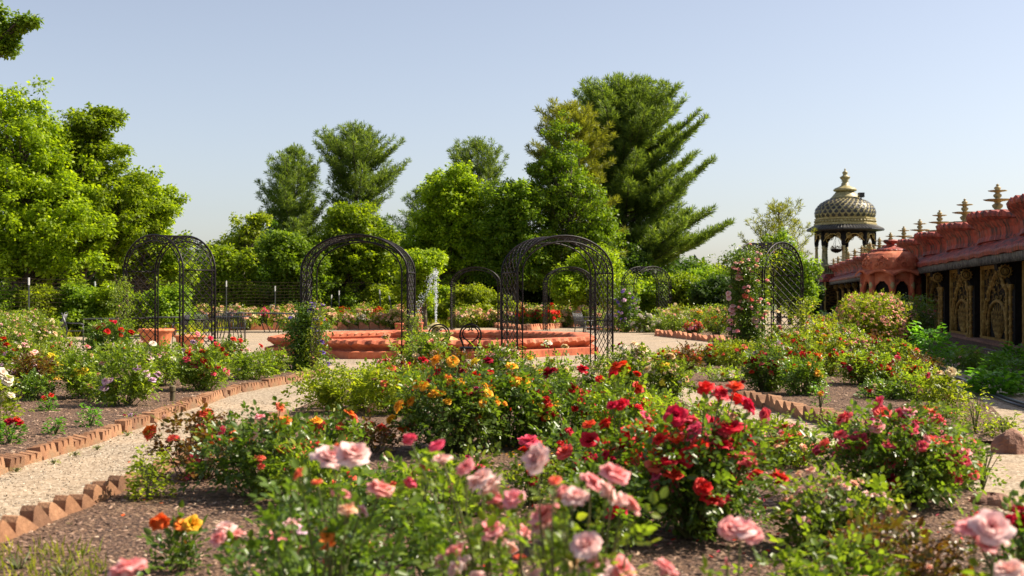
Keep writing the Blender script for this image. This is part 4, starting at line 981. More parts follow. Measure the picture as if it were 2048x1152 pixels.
def pilaster_meshes():
    sh = MB(); sh.box((-.25, -.119, 0), (.25, .17, 2.55))
    g = MB()
    prof = [(.1, .0), (.1, .12), (.05, .15), (.08, .2), (.045, .27), (.045, .42), (.075, .46), (.045, .5), (.045, .6), (.075, .64), (.045, .68), (.045, .8), (.075, .84), (.045, .88), (.045, 1.0), (.07, 1.04), (.04, 1.08), (.04, 1.2), (.07, 1.24), (.04, 1.28), (.04, 1.4), (.07, 1.44), (.04, 1.48), (.05, 1.62), (.09, 1.72), (.1, 1.8)]
    for sx in (-.26, .26): g.lathe(prof, 10, (sx, .29, 0))
    br = MB(); br.prism([(.1, 1.8), (.24, 1.8), (.34, 1.95), (.62, 2.2), (.66, 2.5), (.1, 2.5)], lambda p, r_, t_: (t_, p, r_), -.2, .2)
    rs = MB()
    for sx in (-1, 1):
        for r_, t_ in ((.15, .03), (.08, .025)):
            rs.tube([(sx * .215, .42 + r_ * math.cos(q), 2.16 + r_ * math.sin(q)) for q in [2 * PI * k / 20 for k in range(20)]], t_, 6, close=True)
        rs.lathe([(.05, -.05), (.05, .05)], 8, (sx * .215, .42, 2.16))
        for k in range(12):
            q = 2 * PI * k / 12; rs.tube([(sx * .215, .42 + .15 * math.cos(q), 2.16 + .15 * math.sin(q)), (sx * .215, .42 + .2 * math.cos(q), 2.16 + .2 * math.sin(q))], .025, 5)
    return sh.mesh('shaft'), g.mesh('column_pair', True), br.mesh('bracket'), rs.mesh('rosette', True)
QM = pilaster_meshes()
for m_, k in zip(QM, ('black', 'wallgold', 'black', 'wallgold')): m_.materials.append(M[k])
def parapet_mesh():
    mb = MB()
    def f(u, v):
        s = -BAY / 2 + BAY * u; bow = abs(math.sin(PI * u)) ** .55; rib = .06 * abs(math.sin(u * PI * 13))
        prof = [(0, 3.08), (.1, 3.1), (.06, 3.25), (.08, 3.45), (.2, 3.65), (.36, 3.82), (.4, 3.9), (.36, 3.97), (.1, 3.96)]
        y, z = prof[min(8, round(v * 8))]
        lump = (.03 * math.sin(u * 70) + .02 * math.sin(u * 123)) if v > .7 else 0
        return (s, -.35 + bow * .62 + y * (.3 + 1.0 * bow) + rib * (1 if v < .75 else .4) + lump * .5, z + lump - .2 * (1 - bow) * (v > .6))
    mb.grid(f, 90, 8); mb.box((-BAY / 2 + .004, -1.3, 3.05), (BAY / 2 - .004, -.4, 3.86))
    return mb.mesh('parapet', False)
def eave_mesh():
    mb = MB()
    def f(u, v):
        s = -BAY / 2 + BAY * u; rib = .022 * math.sin(u * 2 * PI * 14)
        prof = [(.0, 3.12), (.25, 3.06), (.5, 2.95), (.72, 2.82), (.84, 2.76), (.86, 2.7), (.84, 2.6), (.7, 2.59), (.0, 2.59)]
        y, z = prof[min(8, round(v * 8))]; return (s, y + rib * (v < .5), z + rib * (v < .45) + .02 * math.sin(u * 21) * (v > .4))
    mb.grid(f, 112, 8); return mb.mesh('eave')
def ridge_mesh():
    mb = MB(); rr = random.Random(8)
    mb.tube([(-BAY / 2 + BAY * k / 24, .12 + rr.uniform(-.02, .02), 3.1 + rr.uniform(-.02, .025)) for k in range(25)], .075, 7)
    return mb.mesh('ridge_moulding')
def fringe_mesh():
    mb = MB(); n = 34
    for k in range(n):
        s = -BAY / 2 + BAY * (k + .5) / n; w = BAY / n * .42
        mb.prism([(s - w, 2.588), (s - w, 2.5), (s - w * .5, 2.43), (s, 2.38 - .03 * (k % 2)), (s + w * .5, 2.43), (s + w, 2.5), (s + w, 2.588)], lambda p, r_, t_: (p, t_, r_), .72, .8)
    mb.box((-BAY / 2, .55, 2.5), (BAY / 2, .7, 2.586)); return mb.mesh('drip_fringe')
M['rib_grey'] = plain('weathered_grey', [(0.3, (0.09, 0.085, 0.08)), (0.7, (0.26, 0.25, 0.22))], 0.6, 5, 0.3, 0.01)
M['finial_gold'] = plain('verdigris_gold', [(0.28, (0.07, 0.075, 0.05)), (0.5, (0.3, 0.23, 0.09)), (0.75, (0.5, 0.36, 0.18))], 0.55, 6, 0.3, 0.01)
M['gold_green'] = plain('dark_green_gold', [(0.3, (0.03, 0.035, 0.02)), (0.5, (0.2, 0.19, 0.08)), (0.72, (0.45, 0.4, 0.2))], 0.5, 5, 0.3, 0.01)
def finial_mesh():
    mb = MB(); pet = lambda a, i, r: r * (1 + .07 * math.cos(a * 8)) if r > .15 else r
    mb.lathe([(.13, 0), (.13, .06), (.07, .1), (.1, .16), (.4, .2), (.43, .235), (.38, .24), (.12, .22), (.06, .26), (.12, .34), (.13, .4), (.06, .46), (.1, .5), (.3, .535), (.325, .565), (.28, .57), (.1, .555), (.05, .59), (.095, .65), (.1, .7), (.05, .75), (.08, .78), (.2, .805), (.215, .83), (.18, .835), (.07, .825), (.06, .85), (.085, .9), (.06, .94), (.02, .96), (.045, .985), (.01, 1.03)], 24, fn=pet)
    mb.v = [(x * 1.32, y * 1.32, z * 1.1) for x, y, z in mb.v]
    return mb.mesh('finial', True)
PA, EA, RI, FR_, FI = parapet_mesh(), eave_mesh(), ridge_mesh(), fringe_mesh(), finial_mesh()
for m_, k in zip((PA, EA, RI, FR_, FI), ('redroof', 'redroof', 'redroof', 'white_drip', 'finial_gold')): m_.materials.append(M[k])
def wo(name, me, x, parent=wall, y=0, z=0):
    o = bpy.data.objects.new(name, me); COL.objects.link(o); o.parent = parent; o.location = (x, y, z); return o
for k in range(NB):
    xc = S0 + BAY * (k + .5)
    p = wo('panel', PM[0], xc); wo('frame', PM[1], 0, p); wo('tracery', PM[2], 0, p); wo('opening_shade', PM[3], 0, p)
    q = wo('pilaster', QM[0], xc + BAY / 2); wo('column_pair', QM[1], 0, q); wo('bracket', QM[2], 0, q); wo('rosette', QM[3], 0, q)
    wo('parapet', PA, xc); wo('eave', EA, xc); wo('ridge_moulding', RI, xc); wo('drip_fringe', FR_, xc)
    wo('finial', FI, xc + BAY / 2 - .15, wall, -.55, 3.98)
mb = MB(); mb.box((S0, -.1, -.05), (S0 + Lw, .42, .12)); mb.box((S0, -.1, .12), (S0 + Lw, .02, .2)); mb.build('plinth', M['rock'], wall)

# ------------------------------------------------------------ domed tower beyond the wall
TX, TY = (1690 - 1024) / FPX * 105, 105.0
tw = thing('domed_tower', 'tall open pavilion tower with black and gold scaled dome behind the end of the wall', 'tower', (TX, TY, 0), math.radians(4))
O8 = PI / 8
def ring8(prof, mat, name, n=8, parent=tw, smooth=False, fn=None):
    mb = MB(); mb.lathe(prof, n, rot=O8, fn=fn); return mb.build(name, mat, parent, smooth)
mb = MB(); mb.box((-3.0, -2.9, -.1), (3.2, 3.2, 2.6)); mb.build('base_block', M['black'], tw)
mb = MB(); mb.box((-2.75, -2.94, .2), (-1.25, -2.902, 2.5)); pb = mb.build('panel', M['relief'], tw)
mb = MB(); mb.box((-2.85, -2.99, .1), (-2.72, -2.9, 2.6)); mb.box((-1.28, -2.99, .1), (-1.14, -2.9, 2.6)); mb.build('frame', M['gold'], pb)
mb = MB()
for k in range(4): mb.lathe([(.12, .1), (.07, .3), (.1, .9), (.07, 1.0), (.1, 1.8), (.16, 2.1), (.2, 2.5)], 10, (-.6 + k * .85, -2.98, 0))
mb.build('half_columns', M['gold'], tw, True)
mb = MB(); mb.lathe([(3.2 * 1.18, 2.6), (3.62 * 1.18, 2.62), (3.62 * 1.18, 2.75), (3.2 * 1.18, 3.15), (2.95 * 1.18, 3.3), (1, 3.3)], 4, rot=PI / 4); mb.build('skirt_roof', M['redroof'], tw)
mb = MB(); mb.lathe([(2.62, 3.3), (2.62, 3.42), (2.4, 3.42)], 8, rot=O8); mb.lathe([(2.66, 3.98), (2.66, 4.12), (2.4, 4.12), (2.4, 3.98)], 8, rot=O8)
cr = 2.48
def c8(k, r): a = O8 + k * PI / 4; return (r * math.cos(a), r * math.sin(a))
for k in range(8):
    a, b2 = Vector(c8(k, cr)), Vector(c8(k + 1, cr))
    for j in range(1, 9):
        q = a.lerp(b2, j / 9); mb.lathe([(.05, 3.42), (.085, 3.55), (.05, 3.7), (.085, 3.85), (.05, 3.98)], 6, (q.x, q.y, 0))
mb.build('balustrade', M['gold_green'], tw, True)
for k in range(8):
    x_, y_ = c8(k, 2.42)
    mb = MB(); mb.lathe([(.27, 3.3), (.27, 4.1), (.2, 4.14), (.24, 4.24), (.17, 4.32), (.12, 5.5), (.18, 5.56), (.13, 5.65), (.17, 5.75)], 12, (x_, y_, 0)); cl_ = mb.build('column', M['gold_pale'] if k % 2 else M['gold_green'], tw, True); mb = MB(); mb.lathe([(.15, 5.752), (.19, 5.9), (.2, 6.1), (.2, 7.0)], 12, (x_, y_, 0)); mb.build('capital', M['black'], cl_, True)
# cusped brackets between the columns
mb = MB(); rim = MB()
for k in range(8):
    a, b2 = Vector(c8(k, 2.42)), Vector(c8(k + 1, 2.42)); d = (b2 - a); L = d.length; d.normalize(); nrm = Vector((d.y, -d.x))
    inner = []
    n = 28
    for i in range(n + 1):
        u = i / n; base = .95 - .95 * (math.sin(PI * u) ** .62); cusp = .12 * abs(math.sin(PI * u * 5))
        inner.append((u * L, 5.98 + (1 - base / .95) * .78 - cusp * (.3 + .7 * abs(2 * u - 1)) + (.0)))
    for i in range(n):
        (u0, z0), (u1, z1) = inner[i], inner[i + 1]
        vs = []
        for t_ in (-.13, .13):
            for u_, z_ in ((u0, z0), (u1, z1), (u1, 7.15), (u0, 7.15)):
                p_ = a + d * u_ + nrm * t_; vs.append((p_.x, p_.y, z_))
        mb.add(vs, [(0, 3, 2, 1), (4, 5, 6, 7), (0, 1, 5, 4), (3, 7, 6, 2)])
    for t_ in (-.15, .15):
        rim.tube([((a + d * u_ + nrm * t_).x, (a + d * u_ + nrm * t_).y, z_ + .03) for u_, z_ in inner], .035, 5)
        for s_ in (.22, .78):
            for r_ in (.2, .1):
                cx = a + d * L * s_ + nrm * t_
                rim.tube([(cx.x + d.x * r_ * math.cos(q), cx.y + d.y * r_ * math.cos(q), 6.62 + r_ * 1.1 * math.sin(q)) for q in [2 * PI * j / 14 for j in range(14)]], .025, 5, close=True)
cb = mb.build('cusped_arches', M['black'], tw); rim.build('gold_scrolls', M['gold'], cb, True)
ring8([(2.5, 7.0), (3.25, 7.08), (3.32, 7.16), (3.3, 7.24), (2.62, 7.58), (2.3, 7.6)], M['slate'], 'eave')
mb = MB()
for k in range(72):
    a = 2 * PI * k / 72; q = (a - O8) % (PI / 4) - PI / 8; f = math.cos(PI / 8) / math.cos(q)
    mb.tube([(3.3 * f * math.cos(a), 3.3 * f * math.sin(a), 7.27), (2.6 * f * math.cos(a), 2.6 * f * math.sin(a), 7.62)], .026, 4)
mb.build('eave_ribs', M['rib_grey'], tw)
# dome: profile radius by height
DP = [(2.66, 7.58), (2.68, 7.72), (2.56, 7.8), (2.5, 8.02), (2.6, 8.1), (2.6, 8.2)]
ring8(DP, M['cream_paint'], 'gold_band')
mb = MB()
for k in range(56):
    a = 2 * PI * k / 56; q = (a - O8) % (PI / 4) - PI / 8; f = math.cos(PI / 8) / math.cos(q) * 2.6
    mb.lathe([(.01, 7.78), (.1, 7.86), (.12, 7.94), (.03, 8.04)], 6, (f * math.cos(a), f * math.sin(a), 0))
mb.build('petal_frieze', M['gold_pale'], tw, True)
dome = [(2.5, 8.2), (2.6, 8.45), (2.62, 8.7), (2.55, 9.0), (2.36, 9.3), (2.05, 9.58), (1.65, 9.8), (1.2, 9.95), (1.0, 10.0)]
def sq(a, r):  # softly eight sided
    q = (a - O8) % (PI / 4) - PI / 8; return r * (1 - .35 * (1 - math.cos(PI / 8) / math.cos(q)))
db = ring8(dome, M['gold_pale'], 'dome', 64, tw, True, lambda a, i, r: sq(a, r) * .985)
mb = MB(); dz = [d_[1] for d_ in dome]; dr = [d_[0] for d_ in dome]
arc = [0]
for i in range(1, len(dome)): arc.append(arc[-1] + math.hypot(dr[i] - dr[i - 1], dz[i] - dz[i - 1]))
def dpt(s, a):
    z = np.interp(s, arc, dz); r = np.interp(s, arc, dr); return (sq(a, r) * 1.004 * math.cos(a), sq(a, r) * 1.004 * math.sin(a), z + .01)
rows, ncol = 8, 30
for i in range(rows):
    s0 = arc[-1] * (i + .05) / (rows + .2); hh = arc[-1] / rows * 1.5
    for k in range(ncol):
        a = 2 * PI * (k + .5 * (i % 2)) / ncol; da = 2 * PI / ncol * .40
        sh_ = [(0, 0), (.75, .1), (1, .32), (.8, .55), (.28, .72), (0, 1)]
        sh_ = sh_ + [(-x_, y_) for x_, y_ in sh_[::-1][1:-1]]
        mb.add([dpt(s0 + y_ * hh * .8, a + x_ * da * .86) for x_, y_ in sh_], [tuple(range(len(sh_)))])
mb.build('scale_tiles', M['slate'], db)
ring8([(1.3, 9.92), (1.12, 10.1), (.86, 10.42), (.8, 10.5)], M['gold_pale'], 'collar', 40, tw, True, lambda a, i, r: r * (1 + .035 * math.cos(a * 20)))
ring8([(.6, 10.5), (.95, 10.58), (1.02, 10.68), (.9, 10.82), (.5, 10.98), (.34, 11.1), (.3, 11.3), (.2, 11.38), (.34, 11.46), (.26, 11.52), (.42, 11.72), (.46, 11.82), (.3, 11.9), (.16, 12.0), (.22, 12.12), (.24, 12.24), (.12, 12.34), (.05, 12.38), (.09, 12.45), (.01, 12.6)], M['gold_pale'], 'spire', 28, tw, True)
mb = MB(); mb.box((.75, -1.5, 9.95), (1.2, -1.05, 10.35)); mb.box((.93, -1.3, 9.6), (1.02, -1.2, 9.95)); mb.build('lamp_box', M['slate'], tw)
# hanging basket and the round urn between the columns
hb = thing('hanging_basket', 'dark planted basket hanging between the left columns of the domed tower', 'hanging basket', (TX - 1.35, TY - 2.2, 5.1))
mb = MB(); mb.lathe([(.1, 0), (.4, .12), (.52, .3), (.5, .34)], 14); mb.build('bowl', M['black'], hb)
mb = MB(); [mb.tube([(.5 * math.cos(q), .5 * math.sin(q), .3), (0, 0, 1.6)], .015, 4) for q in (0, 2.1, 4.2)]; mb.build('chain', M['black'], hb)
leaves('foliage', randdir(120) * np.array([.5, .5, .16]) + np.array([0, 0, .42]), randdir(120), randdir(120), np.full(120, .14), M['rose_bronze'], hb, LEAF_QUAD)
ur = thing('tiered_urn', 'gold urn with a scrolled handle standing on the wall end inside the tower opening', 'urn', (TX + 1.1, TY - 3.4, 3.3))
mb = MB(); mb.lathe([(.3, 0), (.3, .8), (.15, .9), (.4, 1.1), (.62, 1.15), (.3, 1.2), (.2, 1.35), (.45, 1.5), (.48, 1.7), (.2, 1.85), (.2, 2.0), (.35, 2.1), (.1, 2.5)], 20); mb.build('body', M['gold'], ur, True)
mb = MB(); mb.tube([(.62 + .26 * math.cos(q), 0, 1.75 + .26 * math.sin(q)) for q in [2 * PI * k / 16 for k in range(16)]], .08, 7, close=True); mb.build('handle', M['gold'], ur, True)

# ------------------------------------------------------------ red domed pavilion against the wall
PVX, PVY = (1781 - 1024) / FPX * 48.5, 48.5
pv = thing('domed_pavilion', 'small terracotta red domed porch with scalloped arched eaves in front of the ornate wall', 'pavilion', (PVX, PVY, 0), math.radians(9))
def r8(prof, mat, name, fn=None, n=8, smooth=False): return ring8(prof, mat, name, n, pv, smooth, fn)
gores = lambda a, i, r: r * (1 - .02 * abs(math.cos(a * 4 - PI / 2 + 0)) ** 14)
r8([(1.14, 2.62), (1.17, 2.78), (1.16, 2.98), (1.08, 3.18), (.9, 3.36), (.66, 3.48), (.45, 3.52)], M['terra'], 'dome', lambda a, i, r: r * (1 + .018 * abs(math.cos((a - O8) * 4)) ** 10), 64)
mb = MB()
for k in range(8):                             # scroll ornaments on each gore
    for (ds, dz_, rr_) in ((0, 2.88, .14), (-.17, 3.08, .09), (.17, 3.08, .09), (0, 3.2, .07), (-.25, 2.85, .07), (.25, 2.85, .07)):
        r_ = np.interp(dz_, [2.62, 2.98, 3.18, 3.36], [1.19, 1.195, 1.11, .935]); a = k * PI / 4 + ds / r_
        c = Vector((r_ * math.cos(a), r_ * math.sin(a), dz_)); tn = Vector((-math.sin(a), math.cos(a), 0)); up_ = Vector((-math.cos(a) * .5, -math.sin(a) * .5, .86)) if dz_ > 3 else Vector((0, 0, 1))
        mb.tube([c + tn * rr_ * (1 - j * .05) * math.cos(j * .6) + up_ * rr_ * (1 - j * .05) * math.sin(j * .6) for j in range(14)], .022, 5, cap=False)
mb.build('dome_scrolls', M['terra'], pv, True)
r8([(.6, 3.46), (.66, 3.5), (.62, 3.55), (.42, 3.61), (.24, 3.66), (.15, 3.72), (.16, 3.77), (.26, 3.84), (.3, 3.92), (.25, 3.97), (.2, 3.92), (.1, 3.9)], M['redroof'], 'cap', lambda a, i, r: r * (1 + .05 * abs(math.sin(a * 10))), 60)
mb = MB()
def eav(u, v):
    a = 2 * PI * u + O8; q = ((a - O8) % (PI / 4)) / (PI / 4); archz = .2 * math.sin(PI * q)
    r_ = (1.12 + .3 * v) / math.cos(((a - O8) % (PI / 4)) - PI / 8) * .97; z_ = 2.64 + archz * (.35 + .65 * v) - .17 * v
    return (r_ * math.cos(a), r_ * math.sin(a), z_)
mb.grid(eav, 96, 3)
mb.grid(lambda u, v: tuple(np.array(eav(u, 1)) - np.array([0, 0, (.07 + .02 * abs(math.sin(u * PI * 48))) * v])), 192, 1)
mb.build('arched_eave', M['terra'], pv)
mb = MB(); post = MB()
for k in range(8):
    a, b2 = Vector(c8(k, 1.14)), Vector(c8(k + 1, 1.14)); d = b2 - a; L = d.length; d.normalize(); nrm = Vector((d.y, -d.x))
    post.lathe([(.13, 0), (.13, .3), (.09, .35), (.1, 1.5), (.14, 1.6), (.13, 2.5)], 10, (a.x, a.y, 0))
    n = 20
    for i in range(n):
        vs = []
        for t_ in (-.05, .05):
            for u_ in (i / n, (i + 1) / n):
                zt = 2.55 + .14 * math.sin(PI * u_); w_ = min(1, abs(2 * u_ - 1) / .78); zi = 2.22 - .62 * (1 - math.sqrt(max(0, 1 - w_ * w_))) - .05 * abs(math.sin(u_ * PI * 5))
                if abs(2 * u_ - 1) > .78: zi = 1.2
                p_ = a + d * u_ * L + nrm * t_; vs += [(p_.x, p_.y, zi), (p_.x, p_.y, zt)]
        mb.add(vs, [(0, 2, 3, 1), (4, 5, 7, 6), (0, 4, 6, 2), (1, 3, 7, 5)])
mb.build('arched_walls', M['terra'], pv); post.build('columns', M['terra'], pv, True)
mb = MB(); mb.lathe([(.98, 0), (.98, 2.5)], 8, rot=O8); mb.build('interior_shade', M['black'], pv)  # solid black core standing in for the shade inside the porch
mb = MB()
for k in range(8):
    a = Vector(c8(k, 1.2)); mb.lathe([(.01, 1.75), (.1, 1.85), (.12, 2.0), (.1, 2.15), (.01, 2.28)], 8, (a.x * .98, a.y * .98, 0))
mb.build('gold_bosses', M['gold_pale'], pv, True)
# lectern-like brown box at the wall foot in the shade

pv.scale = (.93, .93, .94)
# ------------------------------------------------------------ front bed
g = 'rose bushes in the front bed'
rose_bush('tall pink rose bush nearest the camera, its pale pink blooms at the bottom centre', 1010, 4.7, 1000, 330, ['palepink', 'pink'], 2, 'rose_mid', .62, group=g, hmin=.62, bs=.036, bronze=.08,
  ex=[(962, 962, 52, 'palepink'), (985, 975, 55, 'palepink'), (1000, 1005, 50, 'pink'), (1028, 1000, 40, 'pink'), (932, 938, 38, 'pink'), (885, 922, 40, 'palepink'), (982, 1062, 50, 'pink'), (1045, 1065, 34, 'pink'), (912, 1108, 52, 'pink'), (885, 1122, 36, 'palepink'), (1000, 1088, 30, 'palepink'), (1018, 1098, 30, 'palepink'), (1040, 1117, 24, 'coral'), (820, 880, 26, 'hotpink'), (875, 893, 30, 'hotpink')])
rose_bush('pink rose bush with crowded blooms right of the bottom centre, before the red roses', 1165, 4.2, 1010, 300, ['palepink', 'pink'], 1, 'rose_mid', .6, group=g, hmin=.65, bs=.036, bronze=.06,
  ex=[(1076, 920, 54, 'palepink'), (1092, 1035, 66, 'pink'), (1082, 1060, 44, 'palepink'), (1228, 952, 54, 'pink'), (1182, 966, 42, 'pink'), (1150, 998, 48, 'palepink'), (1125, 990, 38, 'pink'), (1212, 985, 46, 'palepink'), (1262, 1012, 38, 'pink'), (1245, 1003, 34, 'palepink'), (1172, 1092, 56, 'palepink'), (1190, 1138, 60, 'palepink'), (1236, 1144, 62, 'pink'), (1330, 1140, 46, 'pink'), (1110, 962, 24, 'coral'), (1072, 1150, 36, 'palepink'), (1150, 1128, 40, 'cream')])
rose_bush('pink rose bush left of centre with a wide pair of pale pink blooms on top', 655, 4.8, 985, 330, ['pink'], 1, 'rose_dark', .95, group=g, hmin=.72, bs=.035, bronze=.07,
  ex=[(660, 918, 60, 'palepink'), (706, 914, 62, 'palepink'), (684, 902, 34, 'coral'), (760, 982, 48, 'pink'), (695, 1022, 36, 'peach'), (720, 1024, 30, 'palepink'), (690, 992, 24, 'pink'), (598, 948, 24, 'coral'), (635, 966, 20, 'coral'), (655, 1070, 26, 'orange'), (655, 1090, 30, 'orange'), (820, 968, 24, 'hotpink')])
rose_bush('low pink and white rose bush at the lower left of the front bed', 530, 5.3, 1085, 230, ['pink'], 1, 'rose_dark', .7, group=g, hmin=.35, bs=.03, bronze=.03,
  ex=[(448, 1062, 44, 'palepink'), (472, 1072, 36, 'pink'), (438, 1078, 30, 'pink'), (552, 1078, 42, 'pink'), (585, 1052, 36, 'palepink'), (600, 1062, 26, 'lavender')])
rose_bush('single pink rose rising at the bottom edge left of the orange pair', 258, 3.9, 1175, 60, ['pink'], 0, 'rose_mid', .3, group=g, hmin=.35, bronze=0, ex=[(258, 1142, 66, 'pink'), (240, 1148, 44, 'palepink')], buds=0)
rose_bush('single pale pink bloom with green buds beside it, below the red rose bush', 1450, 4.3, 1140, 150, ['pink'], 0, 'rose_mid', .35, group=g, hmin=.4, bronze=.03, ex=[(1480, 1062, 62, 'palepink'), (1458, 1058, 40, 'pink'), (1500, 1068, 42, 'pink')], buds=4)
rose_bush('pink double rose on a long stem at the lower right corner', 1965, 3.9, 1135, 110, ['pink'], 0, 'rose_mid', .4, group=g, hmin=.4, bronze=.05, ex=[(1946, 1060, 66, 'pink'), (1982, 1058, 66, 'palepink'), (1970, 1092, 44, 'pink'), (1992, 1080, 40, 'palepink')])
rose_bush('pale pink rose bush cut off by the bottom right corner', 2040, 4.0, 1150, 90, ['palepink'], 0, 'rose_mid', .5, group=g, hmin=.4, ex=[(2018, 1144, 60, 'palepink'), (2044, 1150, 50, 'palepink')])
rose_bush('crimson rose bush at the right edge above the corner pink rose', 2058, 5.6, 1030, 150, ['crimson', 'red'], 3, 'rose_dark', .8, group=g, ex=[(2036, 1022, 34, 'crimson'), (2022, 1042, 28, 'red'), (2044, 1044, 36, 'crimson'), (1940, 1040, 26, 'crimson'), (1962, 1030, 24, 'red')])
rose_bush('low plant with two fiery orange blooms on bare mulch at the lower left', 352, 6.4, 1075, 100, ['orange'], 0, 'rose_dark', .9, group=g, hmin=.2, bronze=0, ex=[(320, 1047, 40, 'orange'), (364, 1052, 36, 'orange'), (384, 1050, 34, 'amber')], buds=1, depth=.3)
rose_bush('big glossy bush of red roses right of centre', 1395, 7.3, 845, 300, ['scarlet', 'red', 'hotpink'], 16, 'rose_dark', 1.2, group=g, bs=.05, bronze=.05,
  ex=[(1412, 778, 32, 'scarlet'), (1470, 775, 34, 'scarlet'), (1440, 795, 36, 'hotpink'), (1475, 800, 36, 'scarlet'), (1495, 812, 34, 'red'), (1352, 832, 40, 'red'), (1430, 855, 52, 'red'), (1460, 858, 50, 'red'), (1480, 858, 40, 'hotpink'), (1390, 862, 38, 'hotpink'), (1425, 882, 40, 'red'), (1400, 892, 36, 'scarlet'), (1362, 888, 38, 'scarlet'), (1465, 925, 38, 'scarlet'), (1470, 972, 44, 'coral'), (1442, 785, 30, 'scarlet'), (1345, 930, 26, 'red'), (1310, 932, 36, 'coral'), (1330, 865, 30, 'red')])
rose_bush('red rose bush left half of the scarlet clump, behind the pale pink blooms', 1245, 7.9, 868, 230, ['scarlet', 'red', 'coral'], 12, 'rose_dark', 1.0, group=g, bs=.045, bronze=.06,
  ex=[(1287, 858, 44, 'red'), (1258, 868, 34, 'scarlet'), (1180, 882, 38, 'red'), (1212, 848, 30, 'red'), (1178, 850, 28, 'scarlet'), (1245, 810, 26, 'scarlet'), (1225, 812, 24, 'red'), (1130, 905, 34, 'coral'), (1285, 1070, 34, 'scarlet'), (1265, 1062, 28, 'red'), (1290, 832, 24, 'hotpink')])
rose_bush('rose bush with a ragged red and orange bloom behind the highest pale pink rose', 1065, 8.4, 915, 120, ['red'], 1, 'rose_mid', .6, group=g, ex=[(1058, 885, 40, 'hotpink'), (1075, 892, 34, 'coral'), (1050, 900, 26, 'red')])
rose_bush('coral rose bush at the left edge of the front bed beside the path', 395, 9.6, 830, 190, ['coral', 'orange'], 4, 'rose_bronze', .75, group=g, bs=.04, bronze=.2,
  ex=[(300, 862, 30, 'orange'), (300, 870, 26, 'coral'), (410, 832, 28, 'coral'), (388, 915, 26, 'hotpink'), (378, 948, 24, 'hotpink'), (445, 968, 20, 'coral')])
rose_bush('dark leaved coral and orange rose bush left of centre', 520, 8.8, 838, 230, ['coral', 'orange', 'peach'], 5, 'rose_dark', 1.2, group=g, bs=.04, bronze=.2,
  ex=[(500, 887, 28, 'orange'), (576, 894, 30, 'coral'), (570, 842, 26, 'orange'), (445, 862, 20, 'hotpink'), (520, 835, 22, 'pink'), (560, 815, 22, 'coral')])
rose_bush('orange pink rose bush between the coral bush and the light green shrub', 650, 9.8, 838, 170, ['orange', 'coral'], 4, 'rose_dark', .95, group=g, bs=.035, bronze=.35,
  ex=[(640, 855, 30, 'coral'), (634, 842, 22, 'amber'), (700, 828, 28, 'orange'), (708, 836, 20, 'coral')])
rose_bush('low dark green rose bush without blooms behind the left pale pink pair', 760, 7.6, 948, 210, ['peach'], 1, 'rose_dark', 1.0, group=g, bs=.02, bronze=.15)
rose_bush('reddish leaved low rose bush on the mulch left of the amber roses', 740, 11.2, 850, 130, ['coral'], 2, 'rose_bronze', .6, group=g, ex=[(808, 858, 26, 'orange')])
rose_bush('amber orange rose bush in the middle of the front bed', 905, 11.2, 745, 250, ['amber', 'amber', 'orange', 'scarlet'], 14, 'rose_dark', 1.35, group=g, bs=.042, bronze=.1,
  ex=[(798, 812, 28, 'amber'), (782, 838, 24, 'amber'), (835, 768, 24, 'amber'), (848, 772, 22, 'amber'), (905, 722, 26, 'amber'), (872, 720, 24, 'amber'), (862, 792, 20, 'amber'), (895, 803, 18, 'amber'), (910, 772, 16, 'amber'), (935, 785, 26, 'crimson'), (955, 782, 22, 'magenta'), (854, 762, 18, 'magenta'), (878, 742, 18, 'red')])
rose_bush('amber yellow rose bush right beside the orange one, in line with the scrolled chairs', 1020, 11.6, 742, 210, ['amber', 'yellow', 'red'], 12, 'rose_dark', 1.3, group=g, bs=.042, bronze=.08,
  ex=[(1024, 734, 26, 'amber'), (1016, 752, 20, 'amber'), (1022, 768, 22, 'amber'), (1046, 775, 22, 'amber'), (950, 724, 24, 'yellow'), (980, 745, 18, 'red'), (976, 722, 20, 'crimson'), (1060, 820, 18, 'orange'), (1080, 828, 18, 'crimson')])
rose_bush('crimson rose bush between the amber roses and the cream roses', 1150, 11.8, 768, 230, ['red', 'red', 'scarlet'], 9, 'rose_dark', 1.35, group=g, bs=.04, bronze=.06,
  ex=[(1095, 745, 26, 'crimson'), (1108, 742, 22, 'crimson'), (1165, 740, 24, 'red'), (1146, 777, 22, 'red'), (1178, 791, 22, 'red'), (1170, 828, 20, 'scarlet'), (1090, 812, 22, 'crimson'), (1222, 815, 24, 'scarlet')])
rose_bush('red rose bush with one tall cluster of scarlet blooms left of the white roses', 1255, 11.0, 790, 170, ['red', 'scarlet'], 4, 'rose_mid', 1.15, group=g, bs=.038, bronze=.1,
  ex=[(1232, 735, 30, 'red'), (1246, 735, 28, 'scarlet'), (1226, 748, 20, 'red'), (1275, 775, 24, 'red'), (1275, 748, 16, 'scarlet'), (1242, 808, 26, 'red'), (1200, 758, 18, 'scarlet')])
rose_bush('small coral pink rose bush between the scarlet clump and the right bed edging', 1580, 10.4, 855, 190, ['coral', 'pink', 'peach'], 12, 'rose_mid', .95, group=g, bs=.032, bronze=.15,
  ex=[(1530, 842, 26, 'pink'), (1516, 872, 28, 'pink'), (1545, 885, 24, 'coral'), (1562, 870, 22, 'pink'), (1530, 828, 24, 'hotpink')])
